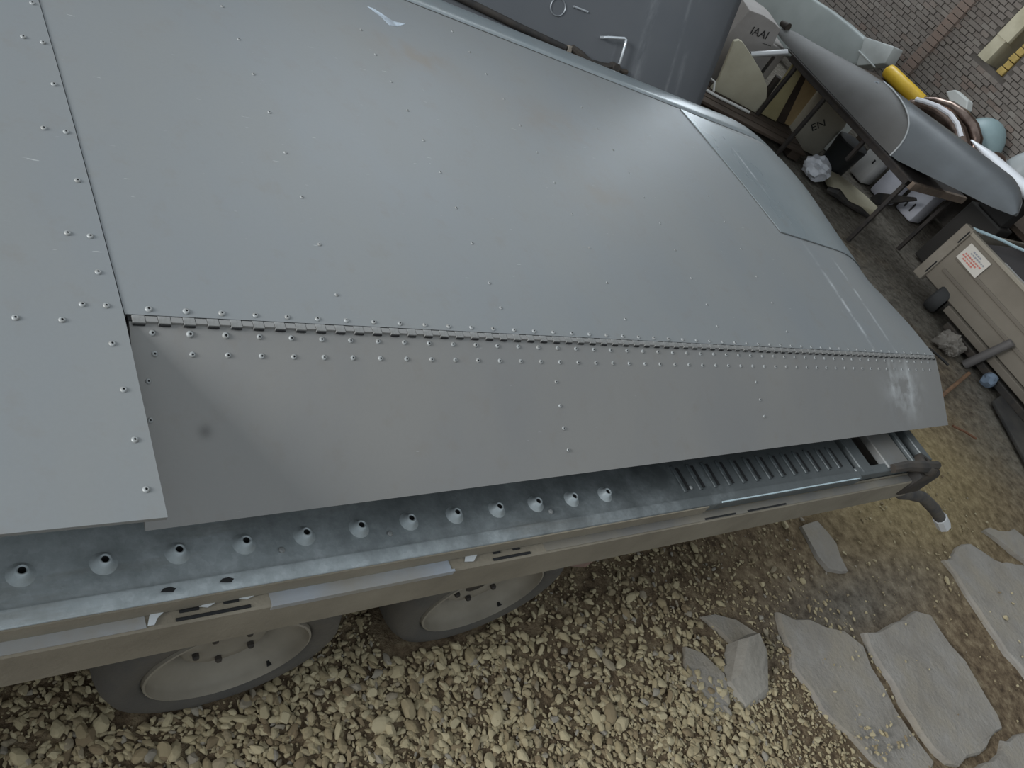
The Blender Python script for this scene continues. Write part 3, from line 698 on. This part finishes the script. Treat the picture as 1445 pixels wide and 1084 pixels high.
# ------------------------------------------------------------------ steel bench at the far side
bn = empty('steel_bench', (4.5, 2.65, 0), 'low rusty dark steel bench carrying the long grey fairing', 'bench')
B0 = Matrix.Translation(-Vector(bn.location))
M_bench = mat('bench_steel', srgb(38, 35, 35), .65, .1, srgb(56, 49, 44), 18)
def bpart(name, bm, m=M_bench, **k):
    o = add(name, bm, m, bn, **k); o.matrix_parent_inverse = B0; return o
bz = .45
bm = BM(); box(bm, (4.44, 2.10, bz-.035), (4.47, 3.21, bz), .003); bpart('front_rail', bm)
bm = BM(); box(bm, (5.02, 2.10, bz-.035), (5.05, 3.21, bz), .003); bpart('back_rail', bm)
for y in (2.10, 3.18):
    bm = BM(); box(bm, (4.47, y, bz-.035), (5.02, y+.03, bz), .003); bpart('end_rail', bm)
for (x, y) in ((4.445, 2.095), (5.025, 2.095), (4.445, 3.13), (5.025, 3.13), (4.445, 2.832)):
    bm = BM(); box(bm, (x, y, .0705 if (y > 3 and x < 4.9) else 0), (x+.022, y+.022, bz-.03), .002); bpart('leg', bm)
bm = BM(); box(bm, (4.445, 2.455, .28), (4.465, 2.475, bz-.03)); bpart('leg_stub', bm)
bm = BM(); box(bm, (4.43, 2.08, bz), (5.07, 3.26, bz+.008)); bpart('top_plate', bm)
bm = BM(); box(bm, (4.435, 2.055, bz-.032), (5.07, 2.078, bz+.010), .002); bpart('end_board', bm, mat('grubby_board', srgb(120, 104, 90), .8, 0, srgb(92, 80, 70), 12))
# long grey wing-tip fairing lying on the bench
FT = [(3.42,.500),(3.36,.528),(3.242,.548),(3.015,.597),(2.878,.626),(2.687,.658),(2.465,.682),(2.207,.715),(2.012,.739),(1.823,.760),(1.709,.750),(1.63,.722),(1.585,.695)]
FB = [(3.42,.470),(3.33,.462),(2.40,.462),(2.25,.466),(2.135,.500),(1.884,.578),(1.685,.637),(1.585,.676)]
def lerp_tab(T, y):
    if y >= T[0][0]: return T[0][1]
    for (a, va), (b, vb) in zip(T, T[1:]):
        if a >= y >= b: return va + (vb-va)*(a-y)/(a-b)
    return T[-1][1]
fa = empty('aircraft_fairing', (4.55, 2.4, .45), 'long tapered grey aircraft fairing lying along the steel bench', 'fairing'); F0 = Matrix.Translation(-Vector(fa.location))
M_fair = mat('fairing_grey', srgb(94, 98, 101), .30, .1, srgb(86, 89, 91), 5)
M_fair2 = mat('fairing_dark_grey', srgb(96, 94, 92), .6, .05, srgb(88, 86, 83), 6)
def fsec(y, bulge, grow=0.0):
    """D-shaped section: front foot, face rising to a rounded crest, back"""
    z0, z1 = lerp_tab(FB, y), lerp_tab(FT, y); H = z1-z0; d = .20*min(1, H/.16); out = []
    for k in range(11):                                   # front face, foot to crest
        t = k/10; a = t*math.pi/2
        fx = (1-math.cos(a))*.80 + t*.20; fz = math.sin(a)*bulge + t*(1-bulge)
        out.append((4.455 - grow + d*fx, y, z0 - grow + (H + 2*grow)*fz, t))
    for k in range(1, 6):                                 # back, crest to foot
        a = k/6*math.pi/2; out.append((4.455 + d + d*.8*math.sin(a), y, z0 - grow + (H + 2*grow)*math.cos(a), math.cos(a)))
    out.append((4.455 + d*1.8, y, z0 - grow, 0)); out.append((4.455 + d*.9, y, z0 - grow, 0))
    return out
def yend(fr): return 2.285 + .46*max(0, fr)**2.4
def fring(u, y_a, y_b, bulge, grow=0.0):
    """ring between the end (y_a) and the curved joint (u=1)"""
    r = []
    for k in range(18):
        fr = [j/10 for j in range(11)] + [math.cos(j/6*math.pi/2) for j in range(1, 6)] + [0, 0]
        ye = yend(fr[k]) if y_b is None else y_b; y0 = y_a if y_a is not None else yend(fr[k])
        y = y0 + (ye-y0)*u; q = fsec(y, bulge, grow)[k]; r.append(q[:3])
    return r
def fpart(name, bm, m, **k):
    o = add(name, bm, m, fa, **k); o.matrix_parent_inverse = F0; return o
bm = BM(); loft(bm, [fring(u, None, 1.585, .95) for u in np.linspace(0, 1, 16)]); fpart('shell', bm, M_fair, smooth=60)
bm = BM(); loft(bm, [fring(u, 3.42, None, .35 + .5*u, .002) for u in np.linspace(0, 1, 14)]); o = fpart('end_section', bm, M_fair2, smooth=60); tag(o, 'darker flat tapered end section')
bm = BM(); tube(bm, [Vector(q) + Vector((-.002, 0, 0)) for q in fring(1, 3.42, None, .9, .003)[:14]], .005, 6); fpart('joint_bead', bm, mat('bead_pale', srgb(158, 160, 160), .4), smooth=True)
qy = 2.735; q = fsec(qy, .6)[8]
bm = BM(); lathe(bm, [(.008, -.004), (.008, .004), (.016, .004), (.019, 0), (.019, -.004)], (q[0]-.004, qy, q[2]), (-.75, 0, .65), 20, closed=True); fpart('filler_ring', bm, mat('ring_grey', srgb(140, 144, 148), .4, .4), smooth=True)
bm = BM(); lathe(bm, [(0, 0), (.008, 0), (.008, .002), (0, .002)], (q[0]-.004, qy, q[2]), (-.75, 0, .65), 12); fpart('filler_hole', bm, M_dark)
bm = BM(); tube(bm, [(4.50, 3.46, .515), (4.50, 3.40, .525)], [.018, .024], 10); fpart('end_fitting', bm, M_darksteel, smooth=True)
def single(name, bm, m, label, cat, group=None, smooth=False):
    o = add(name, bm, m, None, smooth=smooth); return tag(o, label, cat, group)
# ------------------------------------------------------------------ things stored along the wall
def yz(pts, x): return [(x, y, z) for y, z in pts]
def sheet(name, pts, x, d, m, label, cat, bev=.004, group=None, lean=0.0):
    bm = BM(); prism(bm, [(x + lean*z, y, z) for y, z in pts], (d, 0, 0), bev); return single(name, bm, m, label, cat, group, smooth=30)
M_pale = mat('pale_fibreglass', srgb(168, 174, 172), .5, 0, srgb(150, 156, 154), 2)
pf = empty('fibreglass_panel', (5.9, 4.2, 0), 'large pale grey fibreglass panel propped by the brick wall, with boxed end', 'fairing'); Q0 = Matrix.Translation(-Vector(pf.location))
bm = BM(); prism(bm, [(5.9, y, z) for y, z in ((5.4, 0.0), (5.4, .42), (4.7, .48), (4.418, .488), (4.263, .512), (4.05, .53), (3.832, .539), (3.739, .38), (3.9, .28), (4.341, .05), (4.5, 0))], (.09, 0, 0), .02, 3); o = add('shell', bm, M_pale, pf, smooth=40); o.matrix_parent_inverse = Q0
bm = BM(); prism(bm, [(5.88, y, z) for y, z in ((3.845, .545), (3.594, .632), (3.562, .515), (3.735, .372))], (.14, 0, 0), .012, 2); o = add('end_box', bm, mat('pale_white', srgb(206, 210, 208), .45, 0, srgb(186, 190, 188), 5), pf, smooth=40); o.matrix_parent_inverse = Q0
bm = BM(); box(bm, (5.872, 3.60, .45), (5.885, 3.80, .46), .003); o = add('ridge', bm, mat('pale_white', srgb(206, 210, 208)), pf); o.matrix_parent_inverse = Q0

M_card = mat('white_carton', srgb(168, 162, 158), .8, 0, srgb(148, 142, 136), 3)
M_ink = mat('print_ink', srgb(52, 50, 50), .8)
def text(body, size, loc, parent, m, xd, yd, name='print'):
    cu = bpy.data.curves.new(name, 'FONT'); cu.body = body; cu.size = size; cu.align_x = 'CENTER'; cu.align_y = 'CENTER'; cu.extrude = .0005
    ob = bpy.data.objects.new(name, cu); COL.objects.link(ob); bpy.context.view_layer.update()
    me = bpy.data.meshes.new_from_object(ob); bpy.data.objects.remove(ob)
    xd = Vector(xd).normalized(); yd = Vector(yd).normalized(); zd = xd.cross(yd)
    o = add(name, me, m, parent); mm = Matrix.Identity(4)
    for i in range(3): mm[i][0] = xd[i]; mm[i][1] = yd[i]; mm[i][2] = zd[i]; mm[i][3] = loc[i] - (parent.location[i] if parent else 0)
    o.matrix_local = mm; return o
VA, VD, VN = Vector((4.08, 3.27, 0)), Vector((.9333, -.359, 0)), Vector((.359, .9333, 0))
def V(d, off, z): return VA + VD*d + VN*off + Vector((0, 0, z))
def vprism(pts, off, th, bev=.004):
    bm = BM(); prism(bm, [V(d, off, z) for d, z in pts], VN*th, bev); return bm
c1 = empty('carton', V(.25, .2, 0), 'greyish carton printed with black bars, behind the beige board', 'carton'); K0 = Matrix.Translation(-Vector(c1.location))
o = add('body', vprism([(-.02, 0), (-.01, .33), (.014, .514), (.109, .528), (.20, .524), (.26, .512), (.285, .42), (.40, .42), (.40, 0)], .19, .22), M_card, c1); o.matrix_parent_inverse = K0
text('IAAI', .066, V(.16, .187, .435), c1, M_ink, VD + Vector((0, 0, .15)), Vector((0, 0, 1)) - VD*.15); text('-----', .04, V(.245, .187, .405), c1, M_ink, VD + Vector((0, 0, .15)), Vector((0, 0, 1)) - VD*.15)
al = empty('metal_tube', V(.25, .1, 0), 'short shiny grey tube propped before the printed carton', 'tube'); Y0 = Matrix.Translation(-Vector(al.location))
bm = BM(); tube(bm, [(4.235, 3.30, .335), (4.418, 3.232, .445)], .018, 12); o = add('pipe', bm, mat('dull_alu', srgb(196, 196, 196), .35, .5), al, smooth=True); o.matrix_parent_inverse = Y0
bm = BM(); tube(bm, [V(.30, .115, .071), V(.285, .10, .39)], .010, 8); tube(bm, [V(.42, .10, .07), V(.40, .10, .30)], .022, 8); o = add('prop', bm, M_darksteel, al); o.matrix_parent_inverse = Y0
M_beige = mat('beige_board', srgb(192, 186, 164), .8, 0, srgb(176, 168, 146), 4)
single('board', vprism([(.03, .072), (.036, .132), (-.037, .366), (-.015, .385), (.011, .385), (.12, .345), (.25, .29), (.34, .235), (.40, .16), (.41, .072)], .03, .025), M_beige, 'beige board with rounded top standing on the pallet left of the bench', 'board', smooth=30)
pl_ = empty('pallet', V(.2, 0, 0), 'dark dirty wooden pallet on the floor at the left end of the bench', 'pallet'); L0 = Matrix.Translation(-Vector(pl_.location))
M_wood = mat('dirty_wood', srgb(58, 48, 40), .85, 0, srgb(82, 68, 56), 9, .9, .2, 50)
for k in range(4):
    o = add('plank', vprism([(-.55, .052), (-.55, .070), (.715, .070), (.715, .052)], -.21 + k*.095, .080, .003), M_wood, pl_); o.matrix_parent_inverse = L0
for d in (-.53, .06, .62):
    o = add('bearer', vprism([(d, 0), (d, .052), (d+.08, .052), (d+.08, 0)], -.20, .36, .003), M_wood, pl_); o.matrix_parent_inverse = L0
bm = BM(); tube(bm, [V(-.12, -.02, .085), V(-.06, -.05, .08), V(.06, -.06, .08), V(.18, -.05, .08), V(.30, -.045, .08)], .009, 8); tube(bm, [V(-.07, -.03, .085), V(-.05, -.01, .14), V(.0, -.005, .13), V(.02, -.03, .085)], .007, 8)
single('hose', bm, mat('white_hose', srgb(206, 204, 198), .5), 'thin white hose looped over the dark pallet', 'hose', smooth=True)
single('plank', vprism([(.44, .072), (.405, .41), (.49, .41), (.575, .072)], .065, .02, .003), mat('olive_board', srgb(178, 166, 124), .7, 0, srgb(158, 144, 102), 4), 'yellowish olive board standing behind the left bench leg', 'board')
single('plank', vprism([(.572, .072), (.487, .41), (.545, .41), (.655, .072)], .089, .02, .003), M_wood, 'dark brown narrow plank standing between two yellowish boards', 'board')
single('plank', vprism([(.652, .072), (.54, .41), (.695, .395), (.714, .072)], .112, .02, .003), mat('amber_board', srgb(196, 168, 122), .6, 0, srgb(166, 140, 100), 4), 'amber brown board standing left of the handwritten carton', 'board')
c2 = empty('carton', V(.87, .1, 0), 'beige carton with black handwriting under the middle of the bench', 'carton'); K2 = Matrix.Translation(-Vector(c2.location))
o = add('body', vprism([(.735, 0), (.722, .382), (.96, .345), (1.0, .25), (.99, 0)], .045, .13, .006), mat('beige_carton', srgb(182, 176, 160), .85, 0, srgb(162, 154, 138), 4), c2); o.matrix_parent_inverse = K2
text('EN', .075, V(.83, .0425, .18), c2, M_ink, VD*.6 + Vector((0, 0, .8)), Vector((0, 0, .6)) - VD*.8)
single('paper_sack', vprism([(.98, 0), (.98, .40), (1.05, .40), (1.22, .30), (1.22, 0)], .25, .05, .006), mat('white_sack', srgb(212, 214, 208), .7), 'white sack corner showing behind the black bucket under the bench', 'sack')
# black plastic bucket seat
bk = empty('bucket', (5.064, 2.85, 0), 'black plastic bucket standing under the bench beside the white drums', 'bucket'); K3 = Matrix.Translation(-Vector(bk.location))
bm = BM(); lathe(bm, [(0, .004), (.085, .004), (.088, 0), (.095, .10), (.108, .20), (.104, .204), (.098, .20), (.085, .10), (.078, .012), (0, .012)], (5.064, 2.85, 0), (0, 0, 1), 28); o = add('shell', bm, mat('black_plastic', srgb(38, 40, 41), .55), bk, smooth=50); o.matrix_parent_inverse = K3
bm = BM(); lathe(bm, [(.106, .204), (.107, .216), (.09, .222), (0, .224)], (5.064, 2.85, 0), (0, 0, 1), 28); o = add('lid', bm, mat('black_plastic', srgb(38, 40, 41)), bk, smooth=50); o.matrix_parent_inverse = K3
bm = BM(); box(bm, (4.93, 2.80, 0), (4.955, 2.85, .03), .003); o = add('foot', bm, M_darksteel, bk); o.matrix_parent_inverse = K3
# white containers
M_wht = mat('white_plastic', srgb(224, 222, 220), .5, 0, srgb(202, 200, 196), 5); M_wht2 = mat('lilac_white', srgb(222, 222, 232), .5, 0, srgb(204, 204, 212), 5)
def drum(y, x, hgt, w, d, m, label, marks=()):
    r = empty('plastic_drum', (x, y, 0), label, 'container'); Kd = Matrix.Translation(-Vector(r.location))
    bm = BM(); box(bm, (x-d/2, y-w/2, 0), (x+d/2, y+w/2, hgt), .018); o = add('body', bm, m, r, smooth=40); o.matrix_parent_inverse = Kd
    bm = BM(); box(bm, (x-d/2-.004, y-w/2-.004, hgt-.03), (x+d/2+.004, y+w/2+.004, hgt-.012), .004); o = add('rim', bm, m, r, smooth=40); o.matrix_parent_inverse = Kd
    for (my, mz, ml) in marks:
        bm = BM(); box(bm, (x-d/2-.003, y+my-.006, mz), (x-d/2+.004, y+my+.006, mz+ml), .001); o = add('slot', bm, M_ink, r); o.matrix_parent_inverse = Kd
drum(2.83, 5.42, .24, .135, .14, M_wht, 'white plastic container just right of the black bucket', ((-.03, .14, .03),))
drum(2.645, 5.48, .225, .145, .14, M_wht2, 'pale lilac container between the white one and the slotted box')
drum(2.50, 5.66, .245, .155, .15, mat('pale_grey_plastic', srgb(218, 218, 226), .5), 'pale box with two dark slots, right end of the bench', ((.03, .05, .035), (-.02, .05, .06)))
bm = BM(); prism(bm, [(5.31, 2.62, 0), (5.31, 2.60, .06), (5.31, 2.40, .20), (5.31, 2.38, .19), (5.31, 2.55, 0)], (.03, 0, 0), .003); single('rubber_strip', bm, M_rubber, 'black rubber strip leaning in front of the lilac container', 'strip')
# clear plastic bag
bm = BM(); bmesh.ops.create_icosphere(bm, subdivisions=3, radius=1)
for v in bm.verts:
    n_ = 1 + .18*math.sin(7*v.co.x+3*v.co.y)*math.cos(6*v.co.z+2*v.co.y) + random.uniform(-.07, .07); v.co = Vector((v.co.x*.085*n_ + 4.68, v.co.y*.085*n_ + 2.70, max(.002, .06 + v.co.z*.07*n_)))
single('plastic_bag', bm, mat('milky_plastic', srgb(226, 226, 230), .35, 0, srgb(200, 202, 208), 30, .9, .3, 40), 'crumpled milky plastic bag on the floor before the bench', 'bag', smooth=25)
# long cream panel lying on the floor
bm = BM(); prism(bm, [(x, y, .004) for x, y in ((4.86,2.765),(4.997,2.737),(5.057,2.668),(5.125,2.56),(5.157,2.453),(5.063,2.386),(4.927,2.428),(4.80,2.51),(4.775,2.585),(4.80,2.665))], (0, 0, .04), .01, 2); single('cream_panel', bm, mat('cream_fibreglass', srgb(204, 196, 170), .6, 0, srgb(184, 176, 150), 4), 'long cream coloured panel lying on the floor below the bench', 'panel', smooth=40)
bm = BM(); tube(bm, [(4.70, 2.56, .02), (4.73, 2.51, .04), (4.80, 2.45, .025), (4.88, 2.40, .03), (4.96, 2.36, .02)], [.02, .03, .016, .02, .012], 8); single('rag', bm, M_rubber, 'dark crumpled rag on the floor beside the cream panel', 'rag', smooth=True)
# shelf board that carries the wall-side things
sh = empty('wall_shelf', (5.85, 2.6, 0), 'dark low shelf along the brick wall behind the bench', 'shelf'); H0 = Matrix.Translation(-Vector(sh.location))
bm = BM(); box(bm, (5.42, 1.2, .44), (6.14, 3.42, .47)); o = add('board', bm, M_wood, sh); o.matrix_parent_inverse = H0
for y in (1.22, 2.05, 3.37):
    bm = BM(); box(bm, (6.05, y, 0), (6.10, y+.05, .44)); o = add('leg', bm, M_wood, sh); o.matrix_parent_inverse = H0
    bm = BM(); box(bm, (5.72, y, 0), (5.77, y+.05, .44)); o = add('leg', bm, M_wood, sh); o.matrix_parent_inverse = H0
# yellow cylinder
bm = BM(); lathe(bm, [(0, 0), (.03, .002), (.048, .015), (.052, .04), (.052, .42), (.045, .44), (0, .442)], (5.72, 3.42, .524), (.05, -1, .0), 24); yb = single('gas_bottle', bm, mat('yellow_paint', srgb(240, 198, 60), .35, 0, srgb(226, 180, 50), 8), 'bright yellow cylinder lying behind the grey fairing', 'cylinder', smooth=50)
# brownish chrome exhaust with bands
ex = empty('exhaust_pipe', (5.5, 2.7, .47), 'bent brownish chrome exhaust pipes with pale band by the brick wall', 'exhaust'); X0 = Matrix.Translation(-Vector(ex.location))
M_brch = mat('brown_chrome', srgb(150, 132, 122), .22, .9, srgb(96, 80, 72), 9)
for (dz, dx, r, m) in ((0, 0, .055, M_brch), (.06, .10, .042, M_brch)):
    bm = BM(); tube(bm, [(5.5+dx, 2.96, .50+dz), (5.5+dx, 2.90, .545+dz), (5.5+dx, 2.80, .585+dz), (5.5+dx, 2.70, .60+dz), (5.5+dx, 2.60, .59+dz), (5.5+dx, 2.52, .555+dz), (5.5+dx, 2.48, .50+dz)], r, 16); o = add('pipe', bm, m, ex, smooth=True); o.matrix_parent_inverse = X0
bm = BM(); tube(bm, [(5.46, 2.95, .565), (5.46, 2.88, .595), (5.46, 2.80, .622), (5.46, 2.70, .638), (5.46, 2.62, .628), (5.46, 2.54, .592)], .016, 8); o = add('pale_band', bm, mat('bright_white', srgb(236, 236, 240), .3), ex, smooth=True); o.matrix_parent_inverse = X0
bm = BM(); prism(bm, yz([(2.911, .69), (2.87, .735), (2.75, .739), (2.712, .697), (2.772, .665), (2.84, .665)], 5.60), (.08, 0, 0), .008); o = add('end_cap', bm, mat('cap_white', srgb(206, 208, 204), .5), ex); o.matrix_parent_inverse = X0; tag(o, 'six sided white end cap')
# pale blue cowling half, brown bowl, white glossy strip, pale disc
def dome(name, c, r, sy, m, label, cat, ax=(-.4, 0, 1)):
    bm = BM(); lathe(bm, [(r*math.cos(a), r*sy*math.sin(a)) for a in [i*math.pi/2/9 for i in range(9)]] + [(0, r*sy), (0, r*sy*.94)] + [(r*.94*math.cos(a), r*sy*.94*math.sin(a)) for a in [i*math.pi/2/9 for i in range(8, -1, -1)]], c, ax, 30)
    return single(name, bm, m, label, cat, smooth=60)
dome('cowling', (5.93, 2.64, .53), .16, 1.25, mat('pale_blue_paint', srgb(150, 170, 172), .45, 0, srgb(136, 156, 158), 5), 'pale blue engine cowling shell against the brick wall', 'cowling', (0, 0, 1))
dome('spinner_bowl', (5.77, 2.40, .50), .10, 1.35, M_brch, 'brown metallic spinner bowl in front of the pale blue cowling', 'spinner', (0, -.1, 1))
dome('spinner_bowl', (6.02, 2.33, .50), .12, 2.1, mat('pale_grey_paint', srgb(168, 172, 172), .45), 'pale grey dome at the right frame edge near the wall', 'spinner', (0, 0, 1))
bm = BM(); loft(bm, [[(5.3-.06*math.cos(a)*f, y, z + hh*math.sin(a)) for a in [2*math.pi*k/12 for k in range(12)]] for (y, z, hh, f) in ((2.40, .645, .006, .3), (2.25, .652, .028, 1), (2.05, .655, .038, 1.2), (1.7, .66, .045, 1.3), (1.35, .66, .04, 1.2))]); 
wf = single('white_fairing', bm, mat('gloss_white', srgb(238, 240, 244), .15), 'glossy white slim fairing behind the right end of the grey one', 'fairing', smooth=60)
bm = BM(); box(bm, (5.24, 1.86, .441), (5.36, 2.06, .610), .01); single('crate', bm, mat('dark_crate', srgb(36, 33, 31), .8), 'dark crate carrying the glossy white fairing', 'crate')
bm = BM(); box(bm, (5.22, 1.84, .0), (5.40, 2.09, .44), .01); single('crate', bm, mat('dark_crate2', srgb(40, 37, 34), .8), 'tall dark crate on the floor under the upper dark crate', 'crate')
# boxes on the floor to the right of the bench
for (y, w, hgt, m, lab) in ((2.22, .11, .30, mat('grey_box', srgb(112, 106, 98), .8), 'upright grey box left of the row behind the beige cart'), (2.08, .10, .29, mat('tan_box', srgb(124, 114, 98), .8), 'upright tan box in the middle of the row behind the beige cart')):
    bm = BM(); box(bm, (5.75, y-w/2, 0), (5.92, y+w/2, hgt), .006); single('storage_box', bm, m, lab, 'box')

# ------------------------------------------------------------------ beige cart on the right
ct = empty('cart', (4.7, 1.4, 0), 'dusty beige open-topped cart with sticker on its front and dark wheel', 'cart'); C0 = Matrix.Translation(-Vector(ct.location))
M_cart = mat('cart_beige', srgb(132, 124, 112), .75, 0, srgb(114, 106, 94), 4, .9)
M_cart2 = mat('cart_rib', srgb(120, 112, 100), .75, 0, srgb(104, 96, 86), 4, .9)
def cpart(name, bm, m=M_cart, parent=ct, **k):
    o = add(name, bm, m, parent, **k)
    if parent is ct: o.matrix_parent_inverse = C0
    return o
bm = BM(); box(bm, (4.70, .2, .12), (4.715, 1.76, .435), .003); front = cpart('front_panel', bm)
bm = BM(); box(bm, (5.45, .2, .12), (5.465, 1.76, .435), .003); cpart('back_panel', bm)
bm = BM(); box(bm, (4.715, 1.745, .12), (5.45, 1.76, .44), .003); cpart('end_panel', bm)
bm = BM(); box(bm, (4.715, .2, .11), (5.45, 1.745, .125)); cpart('floor_panel', bm, M_darksteel)
bm = BM(); box(bm, (4.685, .2, .425), (4.725, 1.76, .447), .004); cpart('top_rim', bm, mat('cart_rim', srgb(150, 142, 128), .7))
for z in (.20, .29):
    bm = BM(); box(bm, (4.69, .2, z), (4.70, 1.70, z+.022), .004); cpart('rib', bm, M_cart2)
bm = BM(); box(bm, (4.675, 1.74, .09), (4.72, 1.80, .455), .005); cpart('corner_post', bm, mat('post_beige', srgb(140, 132, 120), .75, 0, srgb(120, 112, 100), 5))
bm = BM(); box(bm, (4.672, 1.745, .36), (4.676, 1.752, .44)); box(bm, (4.672, 1.745, .14), (4.676, 1.752, .22)); cpart('post_slot', bm, M_dark)
st = BM(); prism(st, [(4.683, 1.70, .305), (4.683, 1.70, .405), (4.683, 1.545, .405), (4.683, 1.545, .30)], (.005, 0, 0)); stk = cpart('sticker', st, mat('paper_white', srgb(206, 200, 190), .7)); tag(stk, 'white paper sticker with red print')
M_red = mat('red_print', srgb(196, 120, 108), .8); M_gpr = mat('grey_print', srgb(150, 150, 156), .8)
for i_, (z, ya, yb_, m) in enumerate(((.385, 1.655, 1.60, M_gpr), (.37, 1.66, 1.57, M_gpr), (.352, 1.68, 1.575, M_red), (.338, 1.685, 1.585, M_red), (.324, 1.67, 1.60, M_red))):
    bm = BM(); y = ya
    while y > yb_:
        box(bm, (4.6815, y-.011, z-.004), (4.6835, y, z+.004)); y -= .015
    cpart('print_line', bm, m, stk); 
    bpy.data.objects[-1] if False else None
for o in list(stk.children): o.matrix_parent_inverse = Matrix.Identity(4)
bm = BM(); tube(bm, [(4.72, 1.765, .452), (4.95, 1.70, .462), (5.06, 1.665, .462), (5.2, 1.62, .468), (5.6, 1.50, .475)], .0085, 8); cpart('pale_pipe', bm, mat('pale_cyan', srgb(186, 208, 214), .35), smooth=True)
bm = BM(); prism(bm, [(4.80, 1.70, .40), (5.35, 1.70, .43), (5.35, 1.1, .43), (4.80, 1.1, .39)], (0, 0, .012)); cpart('dark_tarp', bm, mat('dark_tarp', srgb(54, 50, 50), .6))
bm = BM(); box(bm, (4.735, 1.28, .41), (4.745, 1.52, .446)); box(bm, (4.74, 1.28, .41), (5.1, 1.3, .446)); cpart('inner_frame', bm, mat('inner_grey', srgb(150, 150, 150), .5))
# wheel and chassis
bm = BM(); lathe(bm, [(.03, -.03), (.072, -.035), (.082, -.02), (.084, 0), (.082, .03), (.072, .04), (.03, .036)], (4.74, 1.60, .082), (-.25, 1, 0), 26, closed=True); cw = cpart('wheel', bm, mat('cart_tyre', srgb(54, 54, 54), .8), smooth=40)
bm = BM(); lathe(bm, [(.0, -.036), (.03, -.034), (.032, .036), (0, .038)], (4.74, 1.60, .082), (-.25, 1, 0), 16); o = cpart('hub', bm, M_dark, cw)
bm = BM(); box(bm, (4.67, .2, .075), (4.74, 1.52, .115), .004); cpart('chassis_rail', bm, M_cart2)
bm = BM(); box(bm, (4.66, .2, .02), (4.70, 1.45, .06), .004); cpart('drawbar', bm, M_darksteel)
for y in (.4, 1.35):
    bm = BM(); box(bm, (4.9, y, 0), (4.94, y+.04, .11)); cpart('prop', bm, M_darksteel)
# clutter before the cart
bm = BM(); bmesh.ops.create_icosphere(bm, subdivisions=4, radius=1)
for v in bm.verts:
    q = v.co; n_ = 1 + .30*math.sin(5*q.x+2)*math.cos(4*q.y) + .16*math.sin(13*q.x+7*q.y+3*q.z) + .10*math.cos(19*q.y-11*q.x); v.co = Vector((4.53 + q.x*.080*n_ - q.y*.02, 1.315 + q.y*.065*n_ + q.x*.02, max(.003, .028 + q.z*.055*n_)))
single('cloth', bm, mat('grey_cloth', srgb(136, 130, 122), .9, 0, srgb(108, 102, 94), 14, .9, .4, 30), 'crumpled grey cloth on the floor before the beige cart', 'cloth', smooth=True)
bm = BM(); tube(bm, [(4.605, 1.20, .0), (4.635, 1.15, .24)], [.024, .022], 12); single('grey_tube', bm, mat('tube_grey', srgb(96, 92, 90), .6), 'short grey tube standing against the cart beside the crumpled cloth', 'tube', smooth=True)
bm = BM(); bmesh.ops.create_icosphere(bm, subdivisions=2, radius=1)
for v in bm.verts: v.co = Vector((4.615 + v.co.x*.03 + .01*math.sin(9*v.co.y), 1.065 + v.co.y*.04, max(.002, .04 + v.co.z*.045)))
single('blue_rag', bm, mat('pale_blue_cloth', srgb(112, 126, 142), .9), 'small pale blue rag near the grey tube', 'rag', smooth=True)
bm = BM(); tube(bm, [(4.03, 1.0, .010), (4.54, 1.135, .010)], .010, 8); single('rusty_rod', bm, mat('rust', srgb(136, 104, 76), .85, 0, srgb(108, 80, 60), 20), 'thin rusty rod lying on the floor by the wing tip', 'rod', smooth=True)
bm = BM(); prism(bm, [(4.52, .95, .004), (4.66, .98, .006), (4.62, .2, .006), (4.20, .2, .004), (4.30, .55, .004)], (0, 0, .02), .006); single('dark_floor_patch', bm, mat('dark_patch', srgb(50, 48, 47), .8, 0, srgb(72, 68, 62), 7), 'flat black patch on the floor along the cart', 'mat')  # flat dark shape on the floor along the cart
bm = BM(); tube(bm, [(4.18, 1.28, .012), (4.26, 1.24, .02), (4.33, 1.30, .012), (4.36, 1.22, .015), (4.38, 1.19, .012)], .007, 6); single('cable', bm, M_rubber, 'short black cable on the floor between wing tip and cloth', 'cable', smooth=True)
bm = BM(); tube(bm, [(3.93, .84, .008), (3.99, .80, .012), (4.05, .76, .008)], .006, 6); single('rusty_wire', bm, mat('rust2', srgb(120, 84, 62), .85), 'bent rusty wire in the yellow sand beyond the trailer', 'wire', smooth=True)

# group phrases for the repeated things
for o in list(COL.objects):
    if o.parent is None and 'label' in o:
        n = o.name.split('.')[0]
        g = {'plastic_drum': 'pale containers under the bench', 'plank': 'narrow boards standing on the pallet', 'storage_box': 'boxes behind the cart', 'crate': 'dark crates under the white fairing', 'carton': 'cartons stored around the bench'}.get(n)
        if g: o['group'] = g
